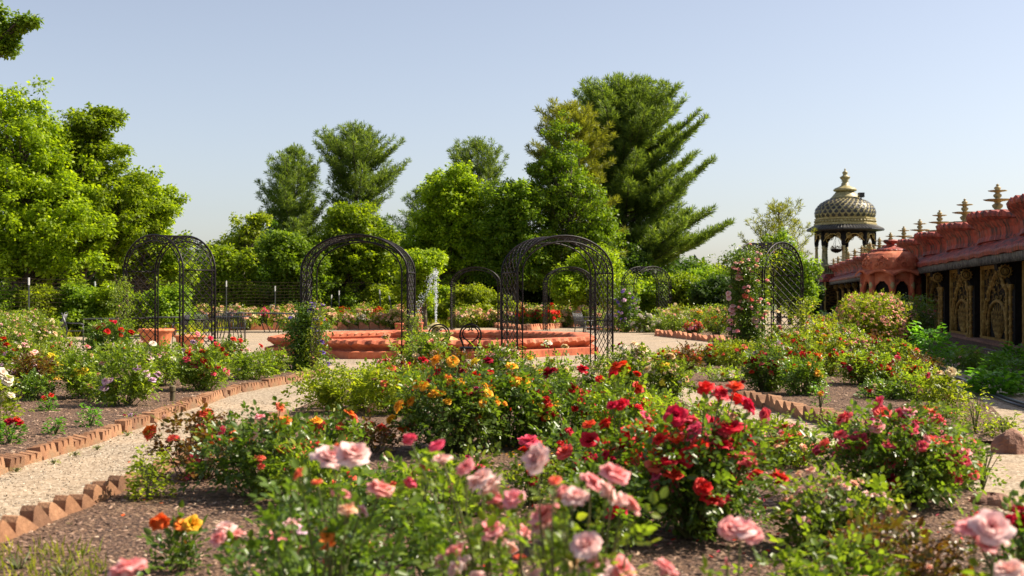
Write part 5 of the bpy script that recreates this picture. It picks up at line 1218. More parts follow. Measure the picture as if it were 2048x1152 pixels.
rose_bush('large bush of hot pink roses at the right of the front bed', 1790, 8.5, 828, 300, ['hotpink', 'coral', 'hotpink', 'pink'], 18, 'rose_dark', 1.4, group=g, bs=.042, bronze=.08,
  ex=[(1690, 838, 34, 'hotpink'), (1758, 808, 34, 'hotpink'), (1765, 828, 36, 'coral'), (1728, 892, 40, 'hotpink'), (1722, 905, 32, 'pink'), (1778, 893, 32, 'hotpink'), (1782, 928, 28, 'hotpink'), (1802, 925, 28, 'hotpink'), (1752, 855, 30, 'pink'), (1745, 848, 26, 'magenta'), (1818, 825, 30, 'pink'), (1838, 845, 28, 'hotpink'), (1868, 828, 26, 'coral'), (1878, 840, 28, 'hotpink'), (1840, 896, 28, 'hotpink'), (1872, 918, 32, 'hotpink'), (1680, 870, 26, 'hotpink'), (1638, 900, 30, 'hotpink'), (1650, 890, 24, 'coral'), (1855, 880, 24, 'pink'), (1752, 948, 34, 'crimson'), (1778, 962, 40, 'crimson'), (1748, 968, 28, 'hotpink'), (1790, 972, 28, 'crimson'), (1946, 948, 26, 'hotpink'), (1930, 905, 24, 'pink')])
rose_bush('pink rose bush with sparse shaded blooms at the right end of the hot pink roses', 1905, 9.2, 880, 130, ['pink', 'coral'], 5, 'rose_dark', 1.0, group=g, bs=.03)
rose_bush('peach miniature rose bush with small buttonlike blooms below the hot pink roses', 1680, 6.9, 965, 260, ['peach', 'palepink'], 26, 'rose_mid', 1.0, group=g, bs=.02, bronze=.1,
  ex=[(1598, 950, 20, 'peach'), (1622, 942, 22, 'peach'), (1675, 960, 20, 'peach'), (1690, 975, 22, 'palepink'), (1708, 968, 20, 'peach'), (1600, 982, 24, 'palepink'), (1570, 1000, 16, 'peach'), (1735, 990, 20, 'palepink')])
rose_bush('bronze leaved rose bush with hardly any bloom at the lower right', 1800, 5.9, 1052, 280, ['peach'], 3, 'rose_bronze', .8, group=g, bs=.018, bronze=.2)
rose_bush('dull green rose bush with a few closed peach buds, at the bottom right of centre', 1660, 5.6, 1092, 260, ['peach'], 4, 'rose_mid', .8, group=g, bs=.018, bronze=.25)
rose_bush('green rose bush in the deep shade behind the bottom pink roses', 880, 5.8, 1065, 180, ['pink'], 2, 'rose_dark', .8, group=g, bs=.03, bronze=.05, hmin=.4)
rose_bush('green leafy rose bush at the bottom edge under the pink roses', 1130, 5.1, 1085, 250, ['palepink'], 3, 'rose_dark', .9, group=g, bs=.03, bronze=.05, hmin=.4)
rose_bush('bushy green rose plant at the lower left of the wide pink pair', 640, 5.9, 1020, 260, ['coral'], 2, 'rose_dark', 1.1, group=g, bs=.02, bronze=.05)
rose_bush('leggy green rose bush between the pink pair and the centre roses', 855, 6.6, 920, 170, ['pink', 'coral'], 3, 'rose_mid', .7, group=g, bs=.024, bronze=.1)
rose_bush('light yellow green rose bush without blooms at the path, behind the orange roses', 690, 15.2, 735, 190, [], 0, 'rose_light', 1.7, group=g, bronze=0, buds=0, hmin=.55)
rose_bush('yellow green rose bush with peach blooms beside the light green one', 790, 14.8, 738, 120, ['peach', 'coral'], 3, 'rose_light', 1.2, group=g, bs=.04, ex=[(810, 830, 16, 'peach'), (745, 812, 16, 'peach'), (800, 784, 16, 'pink'), (812, 775, 18, 'palepink')])
rose_bush('dark leaved bush with small red roses behind the amber roses', 820, 17.0, 728, 120, ['red', 'crimson'], 8, 'rose_bronze', 1.0, group=g, bs=.045, ex=[(794, 746, 14, 'red'), (810, 745, 14, 'red'), (790, 760, 14, 'red'), (847, 720, 20, 'red')])
rose_bush('pink rose bush at the back of the front bed beside the pool edge', 775, 19.0, 725, 70, ['pink', 'coral'], 5, 'rose_mid', .8, group=g, ex=[(768, 724, 16, 'coral'), (778, 722, 16, 'pink'), (760, 724, 14, 'pink')])
rose_bush('tall thin rose bush reaching up before the left scrolled chair', 852, 19.5, 668, 110, ['cream', 'peach'], 4, 'rose_mid', 1.3, group=g, bs=.05, ex=[(772, 672, 18, 'peach'), (840, 698, 16, 'cream'), (870, 675, 12, 'cream')])
rose_bush('leafy rose bush with a red bloom in front of the left scrolled chair', 905, 18.2, 705, 100, ['crimson', 'red'], 5, 'rose_bronze', 1.1, group=g, bs=.05)
rose_bush('grey green rose bush beside the right scrolled chair with fading blooms', 1000, 17.5, 692, 110, ['cream', 'palepink', 'white'], 9, 'rose_mid', 1.25, group=g, bs=.042, ex=[(1010, 700, 16, 'white'), (975, 712, 16, 'yellow'), (960, 708, 14, 'cream')])
rose_bush('airy rose bush with two pale blooms on tall stems against the pool', 1100, 17.5, 718, 100, ['cream'], 2, 'rose_mid', .8, group=g, ex=[(1096, 686, 17, 'white'), (1130, 693, 15, 'cream'), (1060, 716, 12, 'yellow'), (1104, 722, 12, 'yellow')])
rose_bush('thin stemmed rose bush by the right leg of the arch before the pool', 1190, 16.8, 718, 90, ['cream', 'white'], 3, 'rose_mid', .9, group=g, ex=[(1198, 733, 20, 'cream'), (1078, 744, 16, 'yellow')])
rose_bush('white rose bush with large creamy blooms right of the arch before the pool', 1262, 18.3, 700, 95, ['white', 'cream', 'white'], 14, 'rose_mid', 1.4, group=g, bs=.038, ex=[(1268, 688, 18, 'cream'), (1285, 698, 22, 'cream'), (1246, 694, 14, 'white'), (1240, 690, 12, 'crimson')])
rose_bush('cream rose bush left of the red edging stones', 1335, 16.2, 722, 100, ['cream', 'white', 'yellow'], 7, 'rose_mid', 1.4, group=g, bs=.038, ex=[(1340, 712, 20, 'cream'), (1294, 740, 20, 'cream'), (1312, 780, 20, 'cream')])
rose_bush('coral red rose bush on the edge of the open gravel behind the cream roses', 1340, 24.0, 700, 80, ['coral', 'scarlet', 'coral'], 26, 'rose_mid', 1.1, group=g, bs=.045)
rose_bush('bronze tipped coral rose bush standing alone left of the dark grey rock', 1378, 23.0, 695, 60, ['coral'], 8, 'rose_bronze', 1.1, group=g, bs=.035)

rose_bush('small leafy rose bush without blooms behind the wide pale pink pair', 640, 8.3, 895, 190, ['coral'], 3, 'rose_mid', 1.0, group=g, bs=.025, bronze=.25)
rose_bush('low green rose bush left of the bloom cluster at the centre of the bed', 930, 8.0, 915, 170, ['hotpink'], 2, 'rose_mid', .9, group=g, bs=.025, bronze=.1)
rose_bush('low green rose bush between the scarlet clump and the amber roses', 1130, 9.6, 868, 130, ['red'], 3, 'rose_dark', 1.0, group=g, bs=.03, bronze=.1)
rose_bush('leafy rose bush at the left foot of the scarlet clump', 1200, 6.9, 940, 190, ['coral', 'red'], 4, 'rose_dark', 1.1, group=g, bs=.03, bronze=.05)
rose_bush('green rose bush filling the gap between crimson and scarlet roses', 1300, 13.5, 790, 130, ['scarlet', 'coral'], 6, 'rose_mid', 1.2, group=g, bs=.035)
rose_bush('leafy rose bush with small coral blooms behind the scarlet clump', 1420, 11.8, 812, 150, ['coral', 'peach'], 8, 'rose_mid', 1.2, group=g, bs=.035, bronze=.2)
# ------------------------------------------------------------ left bed
g = 'rose bushes in the left bed'
rose_bush('leafy rose bush with three lavender blooms on its right side', 248, 16.0, 690, 110, ['lavender', 'palepink'], 2, 'rose_mid', 1.5, group=g, bs=.05, ex=[(272, 740, 15, 'lavender'), (293, 748, 16, 'lavender'), (317, 750, 17, 'lavender'), (305, 760, 14, 'lavender'), (204, 727, 15, 'palepink')], bronze=.03)
rose_bush('rose bush with two yellow blooms at the left of the lavender roses', 170, 17.2, 705, 105, ['yellow', 'peach'], 2, 'rose_mid', 1.4, group=g, bs=.035, ex=[(146, 750, 15, 'yellow'), (170, 741, 16, 'yellow'), (138, 759, 13, 'pink'), (175, 693, 13, 'pink'), (142, 688, 14, 'pink')])
rose_bush('low rose bush with faded blooms between the yellow and the lavender roses', 208, 16.6, 742, 60, ['peach'], 4, 'rose_mid', 1.0, group=g, bs=.03)
rose_bush('red rose bush beneath the left arch, nearest the path', 405, 18.6, 705, 115, ['red', 'hotpink'], 3, 'rose_mid', 1.5, group=g, bs=.045, ex=[(376, 703, 15, 'red'), (406, 703, 16, 'red'), (374, 719, 16, 'hotpink'), (408, 721, 17, 'red'), (403, 752, 15, 'red'), (453, 743, 16, 'hotpink'), (433, 690, 13, 'red'), (421, 676, 12, 'red'), (443, 698, 12, 'red'), (467, 678, 13, 'red'), (481, 681, 9, 'red')])
rose_bush('white and pink rose bush in the middle of the left bed', 320, 19.5, 690, 100, ['white', 'palepink'], 5, 'rose_mid', 1.4, group=g, bs=.045, ex=[(346, 718, 13, 'white'), (293, 705, 14, 'white'), (306, 687, 14, 'white'), (280, 686, 15, 'palepink'), (288, 720, 14, 'red'), (226, 690, 10, 'white')])
rose_bush('green rose bush without blooms near the tip of the left bed', 505, 21.0, 712, 90, ['white'], 2, 'rose_mid', 1.4, group=g, bs=.03)
rose_bush('pink tinted rose bush behind the red roses under the left arch', 380, 22.0, 690, 90, ['pink', 'lavender'], 6, 'rose_mid', 1.2, group=g, bs=.045, ex=[(395, 668, 12, 'pink'), (388, 685, 14, 'lavender')])
rose_bush('green rose bush at the right leg of the left arch', 458, 22.3, 680, 70, ['palepink', 'red'], 4, 'rose_mid', 1.2, group=g, bs=.035, ex=[(522, 692, 12, 'red'), (495, 700, 12, 'palepink')])
rose_bush('dark leaved rose bush with four red blooms at the left leg of the left arch', 215, 23.0, 645, 95, ['red'], 2, 'rose_dark', 1.5, group=g, bs=.05, ex=[(198, 656, 14, 'red'), (214, 664, 14, 'red'), (242, 660, 15, 'red'), (262, 665, 13, 'red'), (230, 645, 11, 'red'), (189, 653, 12, 'cream')])
rose_bush('red flowered rose bush at the far left edge of the left bed', 20, 17.8, 700, 85, ['red', 'lavender'], 3, 'rose_mid', 1.4, group=g, bs=.04, ex=[(14, 690, 16, 'red'), (6, 678, 13, 'red'), (30, 700, 12, 'red'), (50, 691, 16, 'palepink'), (8, 709, 16, 'lavender'), (70, 704, 13, 'palepink')])
rose_bush('rose bush with a lavender and a yellow bloom left of the yellow edging stones', 62, 17.3, 712, 85, ['lavender', 'peach'], 2, 'rose_bronze', 1.2, group=g, bs=.035, ex=[(73, 736, 14, 'lavender'), (70, 741, 10, 'yellow')])
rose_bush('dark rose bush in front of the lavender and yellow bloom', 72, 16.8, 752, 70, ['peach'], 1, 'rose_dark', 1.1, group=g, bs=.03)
rose_bush('rose bush with very large white blooms at the left edge', -12, 12.5, 758, 80, ['white'], 2, 'rose_light', .9, group=g, bs=.05, ex=[(3, 748, 24, 'white'), (14, 760, 26, 'white'), (0, 796, 18, 'white')])
rose_bush('small green rose bush behind the yellow edging stones', 88, 20.5, 695, 60, ['peach', 'yellow'], 4, 'rose_light', 1.0, group=g, bs=.035)
rose_bush('rose bush with small scattered blooms between the red and yellow roses on the left', 120, 23.5, 676, 60, ['coral', 'peach'], 4, 'rose_mid', .9, group=g, bs=.03)
rose_bush('green rose bush under the white roses in the left bed', 285, 18.0, 728, 70, ['white', 'peach'], 2, 'rose_mid', 1.2, group=g, bs=.03)
rose_bush('rose bush at the tip of the left bed, left of the clematis', 545, 22.4, 700, 60, ['palepink'], 2, 'rose_mid', 1.0, group=g, bs=.03)
# cream roses in the far left corner
g = 'cream roses in the left corner'
for q, (px_, D_, tp_, w_, n_) in enumerate(((-30, 27, 628, 90, 40), (22, 27.5, 640, 80, 44), (62, 28.5, 630, 80, 44), (95, 30, 640, 60, 24), (10, 32, 622, 90, 50), (55, 33, 618, 80, 46), (-40, 31, 620, 90, 30), (30, 24.5, 662, 90, 26))):
    rose_bush('cream and blush rose bush in the left corner, ' + ('at the frame edge, behind red roses', 'directly behind the red roses', 'left of the metal chairs', 'nearest the metal chairs', 'second row, under the fence', 'tallest, under the fence stake', 'far back at the frame edge', 'front row above the red blooms')[q], px_, D_, tp_, w_, ['cream', 'white', 'peach', 'palepink'], n_, 'rose_mid', 1.2, group=g, bs=.034, bronze=.04, ex=[(110, 668, 12, 'cream'), (104, 642, 12, 'cream')] if q == 3 else ())
# small plants
small_plant('leafy green plant with three dark red blooms at the left edge by the edging', 20, 893, 48, 50, 'hosta', 190, .05, 'flowering_plant', flowers=[(14, 845, 'crimson'), (30, 842, 'red'), (38, 848, 'crimson')], fr=.05, group='small leafy plants in the left bed')
small_plant('little leafy plant with two dark red blooms in open mulch', 96, 826, 28, 38, 'hosta', 150, .045, 'flowering_plant', flowers=[(88, 797, 'crimson'), (100, 792, 'red')], fr=.045, group='small leafy plants in the left bed')
small_plant('small rounded green plant near the edging left of the purple petunias', 180, 858, 44, 44, 'hosta', 190, .045, group='small leafy plants in the left bed')
small_plant('low green seedling plant between the two red flowered ones and the edging', 110, 874, 32, 38, 'hosta', 120, .045, group='small leafy plants in the left bed')
small_plant('tiny grey green weed by the edging below the purple petunias', 342, 826, 16, 24, 'rose_light', 60, .035, group='small leafy plants in the left bed')
small_plant('low purple petunias on the mulch beside the edging', 262, 838, 10, 40, 'rose_mid', 60, .03, 'petunia', 'flower', flowers=[(250, 832, 'magenta'), (262, 830, 'lavender'), (256, 835, 'purple'), (268, 834, 'magenta')], fr=.028)
small_plant('tiny purple flower by the tip of the edging', 432, 790, 8, 14, 'rose_mid', 30, .025, 'petunia', 'flower', flowers=[(432, 786, 'purple')], fr=.03)
small_plant('bright yellow green rounded shrub standing at the foreground edging', 296, 1006, 92, 84, 'rose_light', 620, .038, 'shrub', 'shrub')
small_plant('light green heart leaved plant next to the big red rock on the right', 2008, 880, 46, 74, 'rose_light', 330, .045, group='leafy plants at the right edge')
small_plant('spindly light green shrub between the cream roses and the heart leaved plant', 1950, 872, 78, 60, 'rose_light', 420, .04, group='leafy plants at the right edge')
small_plant('airy green shrub on the near side of the edging of the right bed', 1660, 862, 34, 70, 'rose_light', 140, .04)
small_plant('thin twiggy shrub reaching over the gravel at the right', 1965, 985, 90, 90, 'rose_mid', 110, .035)
small_plant('small pink flowered rose seedling on the mulch before the orange bushes', 1640, 822, 50, 38, 'hosta', 130, .04, 'flowering_plant', flowers=[(1645, 786, 'coral'), (1638, 788, 'amber')], fr=.045)
small_plant('shiny low bush with one yellow bud near the right bed edging stones', 1560, 850, 22, 50, 'rose_mid', 90, .035)
# ------------------------------------------------------------ right bed
g = 'rose bushes in the right bed'
RB = [
 (1405, 22.8, 738, 60, ['white'], 3, 'rose_mid', .9, 'low sparse rose bush with one white bloom on the mulch of the right bed'),
 (1450, 20.5, 742, 70, ['white', 'scarlet'], 4, 'rose_mid', 1.0, 'green rose bush left of the crimson ones near the edging'),
 (1425, 25.0, 690, 60, ['scarlet', 'coral'], 14, 'rose_mid', 1.1, 'coral rose bush right of the dark grey rock'),
 (1470, 23.5, 682, 75, ['yellow', 'yellow', 'coral'], 4, 'rose_light', 1.3, 'yellow rose bush at the foot of the rose covered arch'),
 (1532, 18.3, 705, 95, ['hotpink', 'crimson', 'red'], 11, 'rose_dark', 1.5, 'rounded bush with deep crimson pink blooms in the centre of the right bed'),
 (1545, 22.2, 680, 80, ['palepink', 'scarlet', 'lavender'], 12, 'rose_mid', 1.2, 'bush of soft pink and red roses right of the yellow roses'),
 (1605, 17.6, 722, 85, ['scarlet', 'amber'], 6, 'rose_dark', 1.5, 'dark green rose bush nearest the edging stones of the right bed'),
 (1600, 20.6, 690, 90, ['scarlet', 'orange', 'red'], 16, 'rose_mid', 1.2, 'orange red rose bush behind the edging stones'),
 (1588, 25.5, 665, 80, ['orange', 'scarlet', 'peach'], 12, 'rose_mid', 1.2, 'orange rose bush under the right leg of the rose covered arch'),
 (1660, 21.8, 675, 95, ['amber', 'scarlet'], 7, 'rose_light', 1.2, 'yellow green leaved rose bush with few orange blooms'),
 (1640, 26.8, 645, 70, ['scarlet', 'palepink'], 9, 'rose_light', 1.2, 'tall yellow green rose bush right of the rose covered arch'),
 (1650, 29.5, 628, 60, ['pink', 'orange'], 6, 'rose_light', 1.1, 'tallest loose rose bush beside the dark far end of the wall'),
 (1700, 24.5, 668, 85, ['palepink', 'pink'], 22, 'rose_mid', 1.2, 'bush crowded with dusty pink roses in front of the blush shrub'),
 (1745, 24.8, 668, 50, ['crimson', 'hotpink'], 14, 'rose_bronze', 1.1, 'bush of upright crimson spikes at the edge of the shade'),
 (1790, 23.0, 680, 85, ['scarlet', 'coral'], 4, 'rose_mid', 1.2, 'bronze leaved rose bush between the crimson spikes and the shaded hosta'),
 (1735, 19.6, 705, 110, ['red', 'crimson', 'scarlet'], 14, 'rose_mid', 1.5, 'broad bush of red roses at the right of the bare mulch'),
 (1800, 19.0, 722, 110, ['red', 'scarlet', 'hotpink'], 12, 'rose_mid', 1.4, 'red rose bush left of the two cream blooms'),
 (1770, 17.0, 765, 95, ['red', 'cream'], 6, 'rose_dark', 1.3, 'lower front red rose bush with a single cream bloom'),
 (1845, 16.8, 755, 100, ['crimson', 'peach'], 6, 'rose_mid', 1.2, 'rose bush with small crimson blooms below the cream roses'),
 (1842, 20.8, 715, 70, ['scarlet'], 2, 'rose_bronze', 1.1, 'bronze tipped rose bush at the border of the shaded path'),
 (1890, 15.6, 762, 80, ['cream'], 0, 'rose_light', 1.1, 'light green rose bush with three large cream blooms by the shaded path'),
 (1870, 14.4, 815, 90, ['coral', 'peach'], 6, 'rose_mid', 1.1, 'low rose bush behind the hot pink roses at the bed corner'),
 (1690, 27.5, 652, 70, ['peach', 'scarlet', 'palepink'], 10, 'rose_mid', 1.1, 'peach rose bush between the wall path and the dusty pink roses'),
 (1560, 28.5, 655, 60, ['pink', 'scarlet'], 8, 'rose_mid', 1.0, 'rose bush seen through the rose covered arch'),
 (1505, 26.5, 690, 60, ['palepink', 'peach'], 8, 'rose_mid', 1.1, 'blush rose bush below the climbing roses'),
]
for (px_, D_, tp_, w_, pl_, n_, lf_, dn_, lb_) in RB:
    ex_ = ()
    if 'three large cream' in lb_: ex_ = [(1880, 747, 20, 'cream'), (1902, 744, 22, 'cream'), (1896, 794, 20, 'cream'), (1856, 750, 13, 'hotpink')]
    if 'deep crimson' in lb_: ex_ = [(1523, 728, 13, 'hotpink'), (1544, 737, 14, 'crimson'), (1530, 748, 14, 'hotpink'), (1541, 749, 14, 'hotpink'), (1560, 757, 12, 'hotpink'), (1486, 764, 12, 'red')]
    if 'broad bush of red' in lb_: ex_ = [(1724, 735, 17, 'crimson'), (1742, 735, 17, 'crimson'), (1706, 747, 18, 'red'), (1757, 724, 18, 'red'), (1772, 722, 16, 'scarlet'), (1785, 736, 14, 'red'), (1796, 716, 14, 'red')]
    if 'yellow rose bush' in lb_: ex_ = [(1465, 695, 14, 'yellow'), (1478, 707, 15, 'yellow')]
    if 'single cream' in lb_: ex_ = [(1806, 779, 14, 'cream')]
    if 'soft pink' in lb_: ex_ = [(1510, 706, 13, 'lavender'), (1558, 721, 13, 'palepink'), (1518, 716, 12, 'white')]
    rose_bush(lb_, px_, D_, tp_, w_, pl_, n_, lf_, dn_, ex=ex_, group=g, bs=.042, bronze=.12)
# the blush shrub by the wall and what grows in the shade
g = 'shrubs before the ornate wall'
rose_bush('big blush pink flowering shrub in the sun before the ornate wall', 1742, 31.5, 588, 140, ['palepink', 'peach', 'cream'], 98, 'rose_light', 1.9, group=g, bs=.05, bronze=0, low=420, name='flowering_shrub', cat='shrub')
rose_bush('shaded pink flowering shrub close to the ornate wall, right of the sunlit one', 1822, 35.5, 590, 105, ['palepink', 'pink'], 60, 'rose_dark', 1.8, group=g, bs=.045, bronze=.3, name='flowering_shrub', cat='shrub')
g = 'leafy plants in the wall shade'
def shade_plant(label, px, D, top, wpx, n, ls, tpl=LEAF_HEX, mat='hosta', name='leafy_plant'):
    by = HZ + 3600 / D
    return small_plant(label, px, by, by - top, wpx, mat, n, ls, name, group=g, tpl=tpl)
shade_plant('rounded hosta in the shade nearest the dark shrub', 1858, 27.0, 662, 92, 560, .13)
shade_plant('bushy shade plant with long drooping leaves below the wall panels', 1905, 24.0, 702, 120, 700, .15, LEAF_LONG)
shade_plant('green shade plant at the foot of the wall, right of the drooping one', 1975, 24.5, 712, 100, 560, .13, LEAF_LONG)
shade_plant('large ferny shade plant cut off by the right edge', 2025, 20.5, 712, 120, 800, .14, LEAF_LONG)
shade_plant('leafy shade plant in front of the ferny one over the hose', 1990, 18.0, 748, 110, 600, .11)
shade_plant('small dark plant under the corner of the nearest panel', 2035, 27.0, 692, 60, 260, .12)
shade_plant('dark green plant at the distant foot of the wall behind the rose covered arch', 1655, 48, 625, 50, 260, .16)
rose_bush('shaded rose bush with one pink bloom at the foot of the wall', 1940, 23.0, 700, 60, ['pink'], 0, 'rose_dark', .8, group=g, ex=[(1953, 705, 11, 'pink'), (1920, 714, 7, 'palepink'), (1918, 728, 7, 'palepink')], bronze=.5)

# ------------------------------------------------------------ climbers
def climber(label, px, D, top, bot, w0, w1, leaf, pal, nfl, nleaf, name, cat, fs=.05, skew=0, ls=.055, ex=(), dz=0):
    X = (px - 1024) / FPX * D; root = thing(name, label, cat, (X, D - .05, 0)); h = CH - (top - HZ) / FPX * D
    mb = MB()
    for i in range(9):
        a = R.uniform(-.6, .6); pts = [(R.uniform(-.08, .08), R.uniform(-.08, .08), 0)]
        for k in range(1, 8):
            z = h * k / 7 * R.uniform(.9, 1.0); ww = (w0 + (w1 - w0) * z / h); pts.append((skew * (z / h) ** 2 + math.sin(k * 1.3 + i) * ww * .3, math.cos(k * 1.1 + i) * .15, z))
        mb.tube(pts, [.014 * (1 - k / 10) for k in range(8)], 5, cap=False)
    mb.build('stems', M['cane_brown'], root, True)
    nc = nleaf // 16; q = rng.uniform(0.02, 1, nc); ww = (w0 + (w1 - w0) * q) * (1 + .3 * np.sin(q * 17 + px))
    cen = np.stack([skew * q ** 2 + rng.normal(size=nc) * .3 * ww * (1 + .35 * np.sin(q * 23 + px)), rng.normal(size=nc) * .2, q * h * rng.uniform(.94, 1.03, nc)], 1)
    p, ax, nr, s = leaf_cloud(cen, np.full(nc, .13), 16, ls, 1.0)
    p[:, 2] = np.maximum(p[:, 2], .02)
    leaves('foliage', p, ax, nr, s, M[leaf], root, LEAF_HEX)
    tl = [(skew * (z / h) ** 2 + R.uniform(-.62, .62) * (w0 + (w1 - w0) * z / h), R.choice((-1, -1, -1, 1)) * R.uniform(.2, .42), z, fs * R.uniform(.7, 1.15), R.choice(pal)) for z in [h * R.uniform(.08, 1.0) for _ in range(nfl)]]
    for (a, b_, c, d) in ex: p_ = P(a, b_, D - .3); tl.append((p_.x - X, -.3, p_.z, c / 2 / FPX * D, d))
    for (x, y, z, r, pl) in tl: put(R.choice(MID_ME), M['p_' + pl], root, (x, y, z), r, flower_rot(x * .3, -1).to_euler())
    return root
climber('dark leafy clematis with purple flowers climbing the left leg of the arch before the pool', 606, 23.7, 612, 745, .95, .36, 'rose_dark', ['purple'], 3, 7600, 'clematis', 'climbing plant', .055, .12, .055,
  ex=[(626, 611, 20, 'purple'), (623, 620, 18, 'purple'), (634, 636, 18, 'purple'), (630, 658, 18, 'purple'), (642, 684, 18, 'purple'), (645, 705, 16, 'purple'), (645, 610, 12, 'purple'), (640, 647, 15, 'amber')])
climber('green shoots of a climber inside the right edge of the clematis', 630, 23.2, 600, 740, .3, .2, 'rose_light', ['peach'], 2, 700, 'climbing_rose', 'climbing plant', .03, .05, .05)
climber('thin climbing rose on the left leg of the left arch', 248, 24.6, 545, 735, .5, .3, 'rose_mid', ['peach'], 2, 1500, 'climbing_rose', 'climbing plant', .03, -.05, .05)
climber('young climbing rose with few leaves on the arch leg before the pool', 826, 23.4, 628, 735, .5, .25, 'rose_mid', ['crimson', 'cream'], 3, 1100, 'climbing_rose', 'climbing plant', .04, 0, .05)
climber('climbing rose with clusters of pink blooms covering the left leg of the right arch', 1494, 26.6, 500, 720, .8, .6, 'rose_dark', ['palepink', 'peach', 'pink'], 70, 12500, 'climbing_rose', 'climbing plant', .055, -.1, .055,
  ex=[(1478, 557, 18, 'peach'), (1476, 552, 14, 'palepink'), (1489, 592, 16, 'coral'), (1502, 598, 13, 'coral'), (1516, 604, 12, 'peach'), (1465, 612, 14, 'palepink'), (1481, 603, 15, 'peach'), (1463, 620, 15, 'palepink'), (1464, 628, 14, 'palepink'), (1456, 587, 14, 'palepink'), (1457, 596, 12, 'palepink'), (1510, 640, 17, 'palepink'), (1532, 625, 14, 'cream'), (1553, 623, 12, 'cream')])
climber('sunny top shoots of the climbing rose over the crown of the right arch', 1508, 27.3, 488, 560, .02, .9, 'rose_light', ['peach', 'cream'], 12, 1500, 'climbing_rose', 'climbing plant', .035, .1, .055).location.z = 0
climber('yellow green climber with orange blooms on the right leg of the right arch', 1602, 27.2, 600, 720, .6, .5, 'rose_light', ['orange', 'scarlet', 'peach'], 9, 1500, 'climbing_rose', 'climbing plant', .045, .05, .055)
climber('distant clematis with mauve flowers on the left leg of the pale lit far arch', 1252, 48.5, 578, 664, 1.3, .6, 'rose_dark', ['lavender', 'purple'], 40, 2600, 'clematis', 'climbing plant', .08, 0, .09)
climber('distant climber with white flowers right of the far clematis', 1290, 48, 628, 664, 1.2, .9, 'rose_mid', ['white'], 40, 1500, 'climbing_rose', 'climbing plant', .07, 0, .09)

# ------------------------------------------------------------ far beds
def ordn(i): return ['first', 'second', 'third', 'fourth', 'fifth', 'sixth', 'seventh', 'eighth', 'ninth', 'tenth', 'eleventh', 'twelfth', 'thirteenth', 'fourteenth', 'fifteenth', 'sixteenth', 'seventeenth', 'eighteenth', 'nineteenth', 'twentieth', 'twenty-first', 'twenty-second', 'twenty-third', 'twenty-fourth'][i]
CN = {'red': 'red', 'cream': 'cream', 'peach': 'peach', 'palepink': 'pale pink', 'scarlet': 'scarlet', 'orange': 'orange', 'white': 'white', 'pink': 'pink', 'coral': 'coral', 'hotpink': 'crimson pink', 'amber': 'amber', 'yellow': 'yellow', 'crimson': 'crimson'}
def row(place, x0, x1, D0, top, n, cols, g, w=42, nb=44, lf='rose_mid', bs=.065):
    for i in range(n):
        px_ = x0 + (x1 - x0) * (i + .5) / n + R.uniform(-5, 5); c = cols[i % len(cols)]; pl = [c, c] + (['cream', 'peach'] if c not in ('red', 'scarlet', 'hotpink', 'orange') else [])
        rose_bush(f'{CN[c]} rose bush, {ordn(i)} from left, {place}', px_, D0 + R.uniform(-1, 1), top + R.uniform(-6, 6), w, pl, nb + R.randint(-6, 8), R.choice([lf, 'rose_mid', 'rose_light']), 1.25, group=g, bs=bs)
row('front row behind the left pool half', 480, 840, 52, 622, 11, ['cream', 'hotpink', 'peach', 'white', 'scarlet', 'cream', 'palepink', 'white', 'peach', 'cream', 'palepink'], 'far bed behind the pool, left')
row('back row behind the left pool half', 385, 850, 55, 612, 13, ['peach', 'cream', 'palepink', 'cream', 'white', 'peach', 'palepink', 'cream', 'red', 'peach', 'red', 'peach', 'palepink'], 'far bed behind the pool, left', 44)
row('front row between fountain and right arches', 905, 1235, 55, 616, 11, ['palepink', 'cream', 'peach', 'palepink', 'scarlet', 'red', 'scarlet', 'peach', 'cream', 'white', 'peach'], 'far bed behind the pool, right', 44, 34)
row('back row between fountain and right arches', 985, 1240, 59, 610, 7, ['cream', 'peach', 'palepink', 'coral', 'cream', 'white', 'cream'], 'far bed behind the pool, right', 48, 30)
row('back row left of the rose covered arch', 1310, 1500, 49, 612, 6, ['cream', 'white', 'yellow', 'peach', 'cream', 'peach'], 'far right bed', 50, 26)
for px_, D_, tp_, w_, pl_, n_, lb_ in ((1345, 46, 628, 62, ['cream', 'peach'], 12, 'leafy green bush with few pale blooms in the far right bed'), (1385, 43.5, 640, 42, ['coral', 'pink'], 46, 'low coral pink rose bush over the far slanting edging'), (1432, 43, 620, 50, ['orange', 'scarlet'], 16, 'bush topped with bright orange roses over the far slanting edging'), (1400, 47, 625, 46, ['amber', 'yellow'], 12, 'amber yellow rose bush behind the low coral one in the far right bed'), (1320, 46, 635, 34, ['white'], 10, 'small white rose bush at the left corner of the far right bed'), (1462, 42.5, 628, 40, ['peach', 'palepink'], 16, 'peach rose bush at the left leg of the rose covered arch')):
    rose_bush(lb_, px_, D_, tp_, w_, pl_, n_, 'rose_mid', 1.3, group='far right bed', bs=.06)
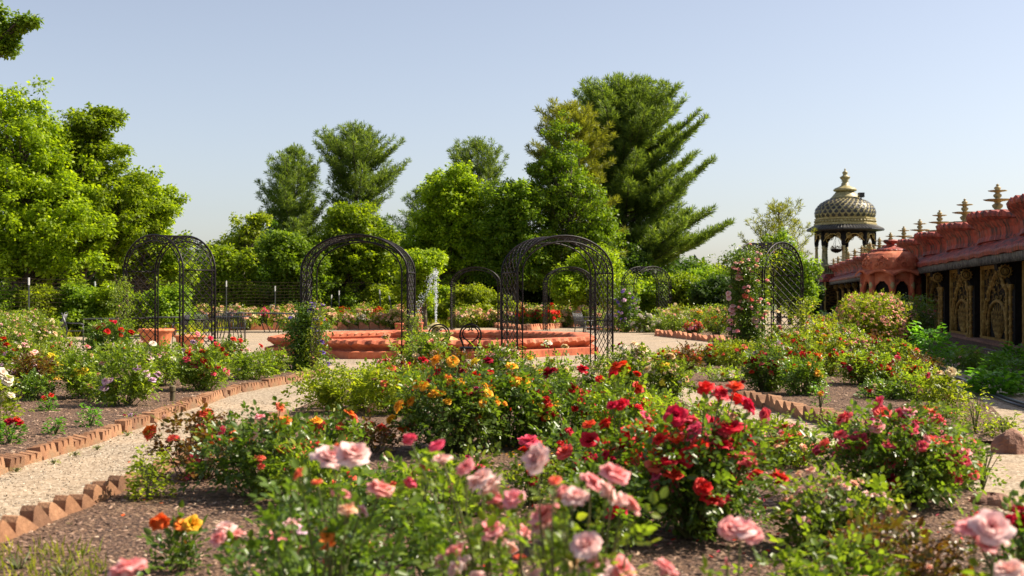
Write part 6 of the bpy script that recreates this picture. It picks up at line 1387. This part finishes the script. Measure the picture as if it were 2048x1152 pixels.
# ------------------------------------------------------------ trees behind the garden
tree('big bright green tree filling the left edge of the picture', 46, [(20, 330, 120, 150), (60, 430, 150, 120), (-40, 260, 60, 80), (45, 235, 45, 50), (100, 500, 120, 80)], 'tree_bright', 420, 110, .15, .5, 40, tr=.3)
tree('bright green tree with two long boughs reaching right above its crown', 48, [(150, 290, 75, 65), (190, 250, 50, 40), (200, 420, 110, 110), (130, 370, 100, 100), (235, 300, 30, 12), (215, 228, 38, 12)], 'tree_bright', 330, 110, .15, .45, 160, tr=.25)
tree('rounded bright green tree behind the left arch', 50, [(290, 430, 78, 85), (240, 470, 90, 90), (330, 520, 60, 60)], 'tree_bright', 230, 120, .15, .45, 280, tr=.22)
x_ = tree('leafy bough of an overhanging tree in the top left corner', 22, [(-130, 60, 70, 90), (-10, 66, 36, 42), (12, 82, 22, 34), (58, 44, 26, 10), (38, 50, 20, 12), (14, 96, 16, 18), (4, 36, 12, 22)], 'tree_mid', 210, 80, .075, .2, -330, tr=.3, name='overhanging_tree')
tree('pale airy tree left of the tall pines', 62, [(480, 470, 42, 42), (520, 440, 30, 20), (455, 510, 40, 40)], 'tree_yellow', 60, 55, .17, .4, 490, tr=.12)
tree('yellow green tree just right of the left arch', 58, [(455, 540, 55, 55), (440, 590, 70, 45), (480, 600, 50, 40)], 'tree_bright', 150, 90, .15, .5, 460, tr=.15)
tree('dark shadowy tree below the left pine', 66, [(520, 520, 75, 75), (560, 560, 80, 60), (500, 580, 80, 50)], 'tree_dark', 200, 90, .19, .6, 530, tr=.25)
pine('left one of the two tall pines at the left, with feathery pointed shoots', 588, 72, 288, [(298, 5, 5), (330, 35, 35), (370, 65, 50), (420, 72, 60), (480, 70, 65), (560, 70, 70)], 'pine', 1.5, .32, 2.0, seed=3, up=.75)
pine('broad round topped dark pine, taller of the two at the left', 712, 75, 250, [(256, 20, 22), (290, 62, 52), (330, 84, 88), (370, 72, 100), (420, 62, 90), (480, 60, 70), (560, 60, 60)], 'pine', 1.15, .33, 2.5, seed=5, up=.5)
tree('bright yellow green tree under the broad dark pine, behind the clematis arch', 60, [(700, 445, 52, 45), (690, 520, 80, 60), (740, 500, 60, 60), (650, 560, 50, 50)], 'tree_bright', 240, 95, .17, .5, 705, tr=.18)
tree('mid green tree behind the left leg of the clematis arch', 58, [(590, 520, 60, 50), (600, 570, 60, 50), (560, 490, 35, 30)], 'tree_mid', 170, 90, .16, .5, 590, tr=.16)
tree('dark tree seen through the clematis arch', 70, [(780, 500, 70, 60), (800, 560, 80, 60), (720, 580, 80, 40)], 'tree_dark', 200, 90, .19, .6, 790, tr=.2)
tree('small bright green tree between the clematis arch and the fountain jet', 52, [(845, 535, 38, 42), (830, 575, 42, 40), (870, 520, 26, 20)], 'tree_bright', 120, 95, .13, .4, 850, tr=.1)
tree('bright green maple left of the middle, taller than its neighbours', 64, [(905, 375, 55, 48), (890, 430, 62, 70), (920, 480, 72, 80), (860, 480, 50, 60), (935, 420, 40, 50)], 'tree_bright', 330, 100, .17, .5, 905, tr=.22)
pine('pine tip rising behind the bright maple', 955, 80, 275, [(284, 6, 6), (310, 46, 40), (350, 62, 52), (420, 66, 60), (540, 60, 60)], 'pine', .9, .34, 3.0, seed=7, up=.7)
pine('dark pine hidden between the broad pine and the bright maple', 845, 78, 375, [(374, 8, 8), (420, 42, 40), (480, 60, 60), (560, 60, 60)], 'pine', .9, .34, 2.0, seed=9, up=.5)
tree('mid green tree between the bright maple and the vine covered pine', 63, [(1030, 400, 62, 45), (1040, 460, 70, 70), (1000, 500, 60, 70), (1050, 530, 60, 50)], 'tree_mid', 330, 100, .16, .5, 1030, tr=.2)
pine('tall pine overgrown with yellow vines, left of the tallest pine', 1135, 66, 198, [(204, 25, 12), (235, 52, 50), (290, 72, 80), (330, 80, 90), (420, 76, 95), (500, 70, 95), (580, 60, 80)], 'pine_yellow', 1.15, .34, 2.0, seed=11, up=.35)
tree('yellow green vine draped over the pine left of the tallest one', 63.5, [(1130, 290, 42, 60), (1160, 420, 62, 70), (1120, 370, 60, 70), (1190, 480, 55, 60), (1090, 340, 34, 20), (1140, 500, 60, 50)], 'tree_mid', 300, 60, .15, .4, 1130, tr=.1, name='climbing_vine', cat='vine', inner=.2)
pine('tallest pine, its long branches sweeping out to the right', 1248, 72, 158, [(146, 30, 30), (175, 85, 72), (215, 105, 100), (260, 105, 132), (300, 105, 138), (350, 105, 128), (410, 100, 158), (470, 100, 180), (510, 100, 196), (560, 90, 125), (590, 60, 70)], 'pine', 1.7, .36, 1.6, seed=13, up=.5)
tree('dark undergrowth tree below the tallest pine', 68, [(1230, 540, 80, 50), (1150, 560, 80, 50), (1320, 570, 70, 35)], 'tree_dark', 200, 90, .19, .6, 1220, tr=.2)
tree('yellow green shrubby tree behind the arch before the pool', 56, [(1190, 520, 50, 30), (1210, 560, 60, 40), (1150, 575, 60, 45)], 'tree_bright', 150, 90, .14, .45, 1190, tr=.1)
tree('yellow green bush seen through the small distant arch', 57, [(950, 592, 44, 26), (935, 620, 56, 30), (985, 615, 46, 30), (960, 640, 60, 18)], 'tree_yellow', 170, 90, .13, .4, 955, tr=.08, name='shrub', cat='shrub')
tree('dark green tree filling the gap behind the fountain jet', 70, [(960, 560, 90, 50), (890, 560, 70, 50), (1060, 570, 90, 50)], 'tree_dark', 220, 90, .19, .6, 960, tr=.2)
for q, (cx, cy, rx, ry, mt, lb) in enumerate(((1350, 570, 60, 22, 'tree_bright', 'vine topped low hedge right of the pale lit far arch'), (1440, 580, 60, 30, 'tree_dark', 'dark clipped hedge left of the rose covered arch'), (1400, 560, 60, 22, 'tree_mid', 'green tree line rising over the dark hedge'), (1290, 585, 60, 22, 'tree_mid', 'green hedge seen through the pale lit far arch'), (1480, 560, 60, 30, 'tree_mid', 'green tree directly behind the left leg of the rose covered arch'))):
    tree(lb, (60, 56, 68, 60, 64)[q], [(cx, cy, rx, ry), (cx + 10, cy + 25, rx, ry)], mt, 170, 90, .15, .5, cx, tr=.1, name='hedge', cat='hedge')
tree('far hazy tree on the skyline left of the rose covered arch', 95, [(1430, 548, 40, 18), (1385, 540, 30, 18), (1480, 552, 30, 20)], 'tree_yellow', 70, 80, .24, .7, 1430, tr=.2)
pine('light green larch with fine drooping twigs between the right arch and the tower', 1558, 62, 398, [(396, 5, 5), (430, 42, 40), (470, 66, 62), (520, 70, 66), (570, 60, 62), (600, 50, 50)], 'pine_yellow', .8, .26, 1.4, 'larch_tree', seed=17, up=.65)
tree('green deciduous tree mixed into the larch at the right arch', 61, [(1590, 545, 40, 45), (1560, 500, 40, 40), (1600, 590, 40, 40)], 'tree_mid', 100, 80, .14, .4, 1580, tr=.1)
tree('very dark tree at the foot of the tower', 80, [(1615, 600, 30, 45), (1600, 570, 26, 40)], 'tree_dark', 90, 90, .2, .6, 1612, tr=.15)
# shrubs right behind the wire fence
mats = ['tree_mid', 'tree_yellow', 'tree_mid', 'tree_bright']
lb = ['shrub behind the fence at the left frame edge', 'bright shrub behind the leftmost fence stake', 'yellow green shrub left of the left arch', 'shrub behind the left leg of the left arch', 'shrub framed by the left arch', 'pale leafy shrub right of the left arch', 'shrub at the fence left of the clematis', 'shrub directly behind the clematis', 'shrub at the fence seen through the clematis arch', 'shrub at the fence near the right leg of the clematis arch', 'green shrub left of the fountain jet', 'green shrub right behind the fountain jet']
for q, cx in enumerate((5, 80, 165, 245, 330, 480, 540, 625, 690, 770, 840, 900)):
    px0 = cx; D_ = 44 if cx < 400 else 59.5
    tree(lb[q], D_, [(cx, 604, 44, 20 + (q * 7) % 18), (cx + R.uniform(-25, 25), 634 if cx < 400 else 628, 58, 24), (cx + R.uniform(-30, 30), 588, 24, 18)], mats[q % 4], (110, 160, 130, 180)[q % 4], 80, .12, .36, cx, tr=.04, name='shrub', cat='shrub', group='shrubs behind the wire fence')
# deep wood that closes the view behind the trees
def wood(label, x0, x1, y, z0, z1, n, mat='tree_dark'):
    c = np.stack([rng.uniform(x0, x1, n), y + rng.uniform(-3, 3, n), rng.uniform(.2, 1, n) ** .9 * (z1 - z0) + z0], 1)
    c[:, 2] *= 1 - .25 * np.abs(np.sin(c[:, 0] * .35))
    p, ax, nr, s = leaf_cloud(c, np.full(n, 1.1), 60, .34); ok = p[:, 2] > 0
    return stuff(leaves('far_wood', p[ok], ax[ok], nr[ok], s[ok], M[mat], None, LEAF_QUAD), label, 'wood')
wood('dark wood closing the view behind the trees on the left', -46, -14, 84, 0, 5.6, 700)
wood('dark wood behind the middle trees', -20, 14, 88, 0, 5.0, 800)
wood('distant tree line behind the right hedges', 10, 40, 120, 0, 3.6, 600, 'tree_mid')
# grass under the fence and weeds at the lower left
def grass(label, pts, hgt, name='grass'):
    pts = np.array(pts); n = len(pts)
    ax = np.stack([rng.normal(size=n) * .3, rng.normal(size=n) * .3, np.ones(n)], 1)
    tpl = (np.array([(-.05, 0, 0), (.05, 0, 0), (.035, .55, .06), (0, 1, .25), (-.035, .55, .06)]), np.array([(0, 1, 2, 3, 4)]))
    V, Fc = scatter(tpl[0], tpl[1], pts, hgt * rng.uniform(.5, 1.2, n), frames(ax, randdir(n) + np.array([0, -1, 0])))
    return stuff(link(name, np_mesh(name, V, Fc), M['grass']), label, 'grass')
xs = rng.uniform(-21, 0, 9000); ys = np.where(xs < -9.6, 57 + (xs + 9.6) * -2.03 * -1, 57.2) + rng.uniform(-2.2, 3, 9000)
grass('rough grass growing along the foot of the wire fence', np.stack([xs, ys, np.zeros(9000)], 1), .4)
pp = [(G(R.uniform(-20, 210), R.uniform(1100, 1230)) + (.03,)) for _ in range(420)]
grass('yellow green weeds in the mulch at the lower left corner', pp, .075, 'weeds')
for q, (px_, by_, w_, l_) in enumerate(((40, 1150, 90, 'yellowish flowering weed in the bottom left corner'), (130, 1165, 90, 'second yellowish weed, right of the bottom left corner'), (170, 1120, 40, 'small light weed on the mulch left of the orange pair'), (142, 1058, 20, 'tiny weed beside the pointed edging stones'))):
    small_plant(l_, px_, by_, w_ * .45, w_, 'rose_light', 120, .022, 'weed', 'weed', group='weeds at the lower left', tpl=LEAF_LONG)
for q, (px_, by_) in enumerate(((33, 944), (108, 928), (150, 912), (195, 900), (255, 872), (110, 905))):
    small_plant('tuft of small weeds on the gravel at the foot of the clay edging' if q < 5 else 'tuft of small weeds on the gravel at the foot of the clay edging', px_, by_, 9, 22, 'rose_light', 40, .022, 'weed', 'weed', group='weeds on the gravel path', tpl=LEAF_LONG)
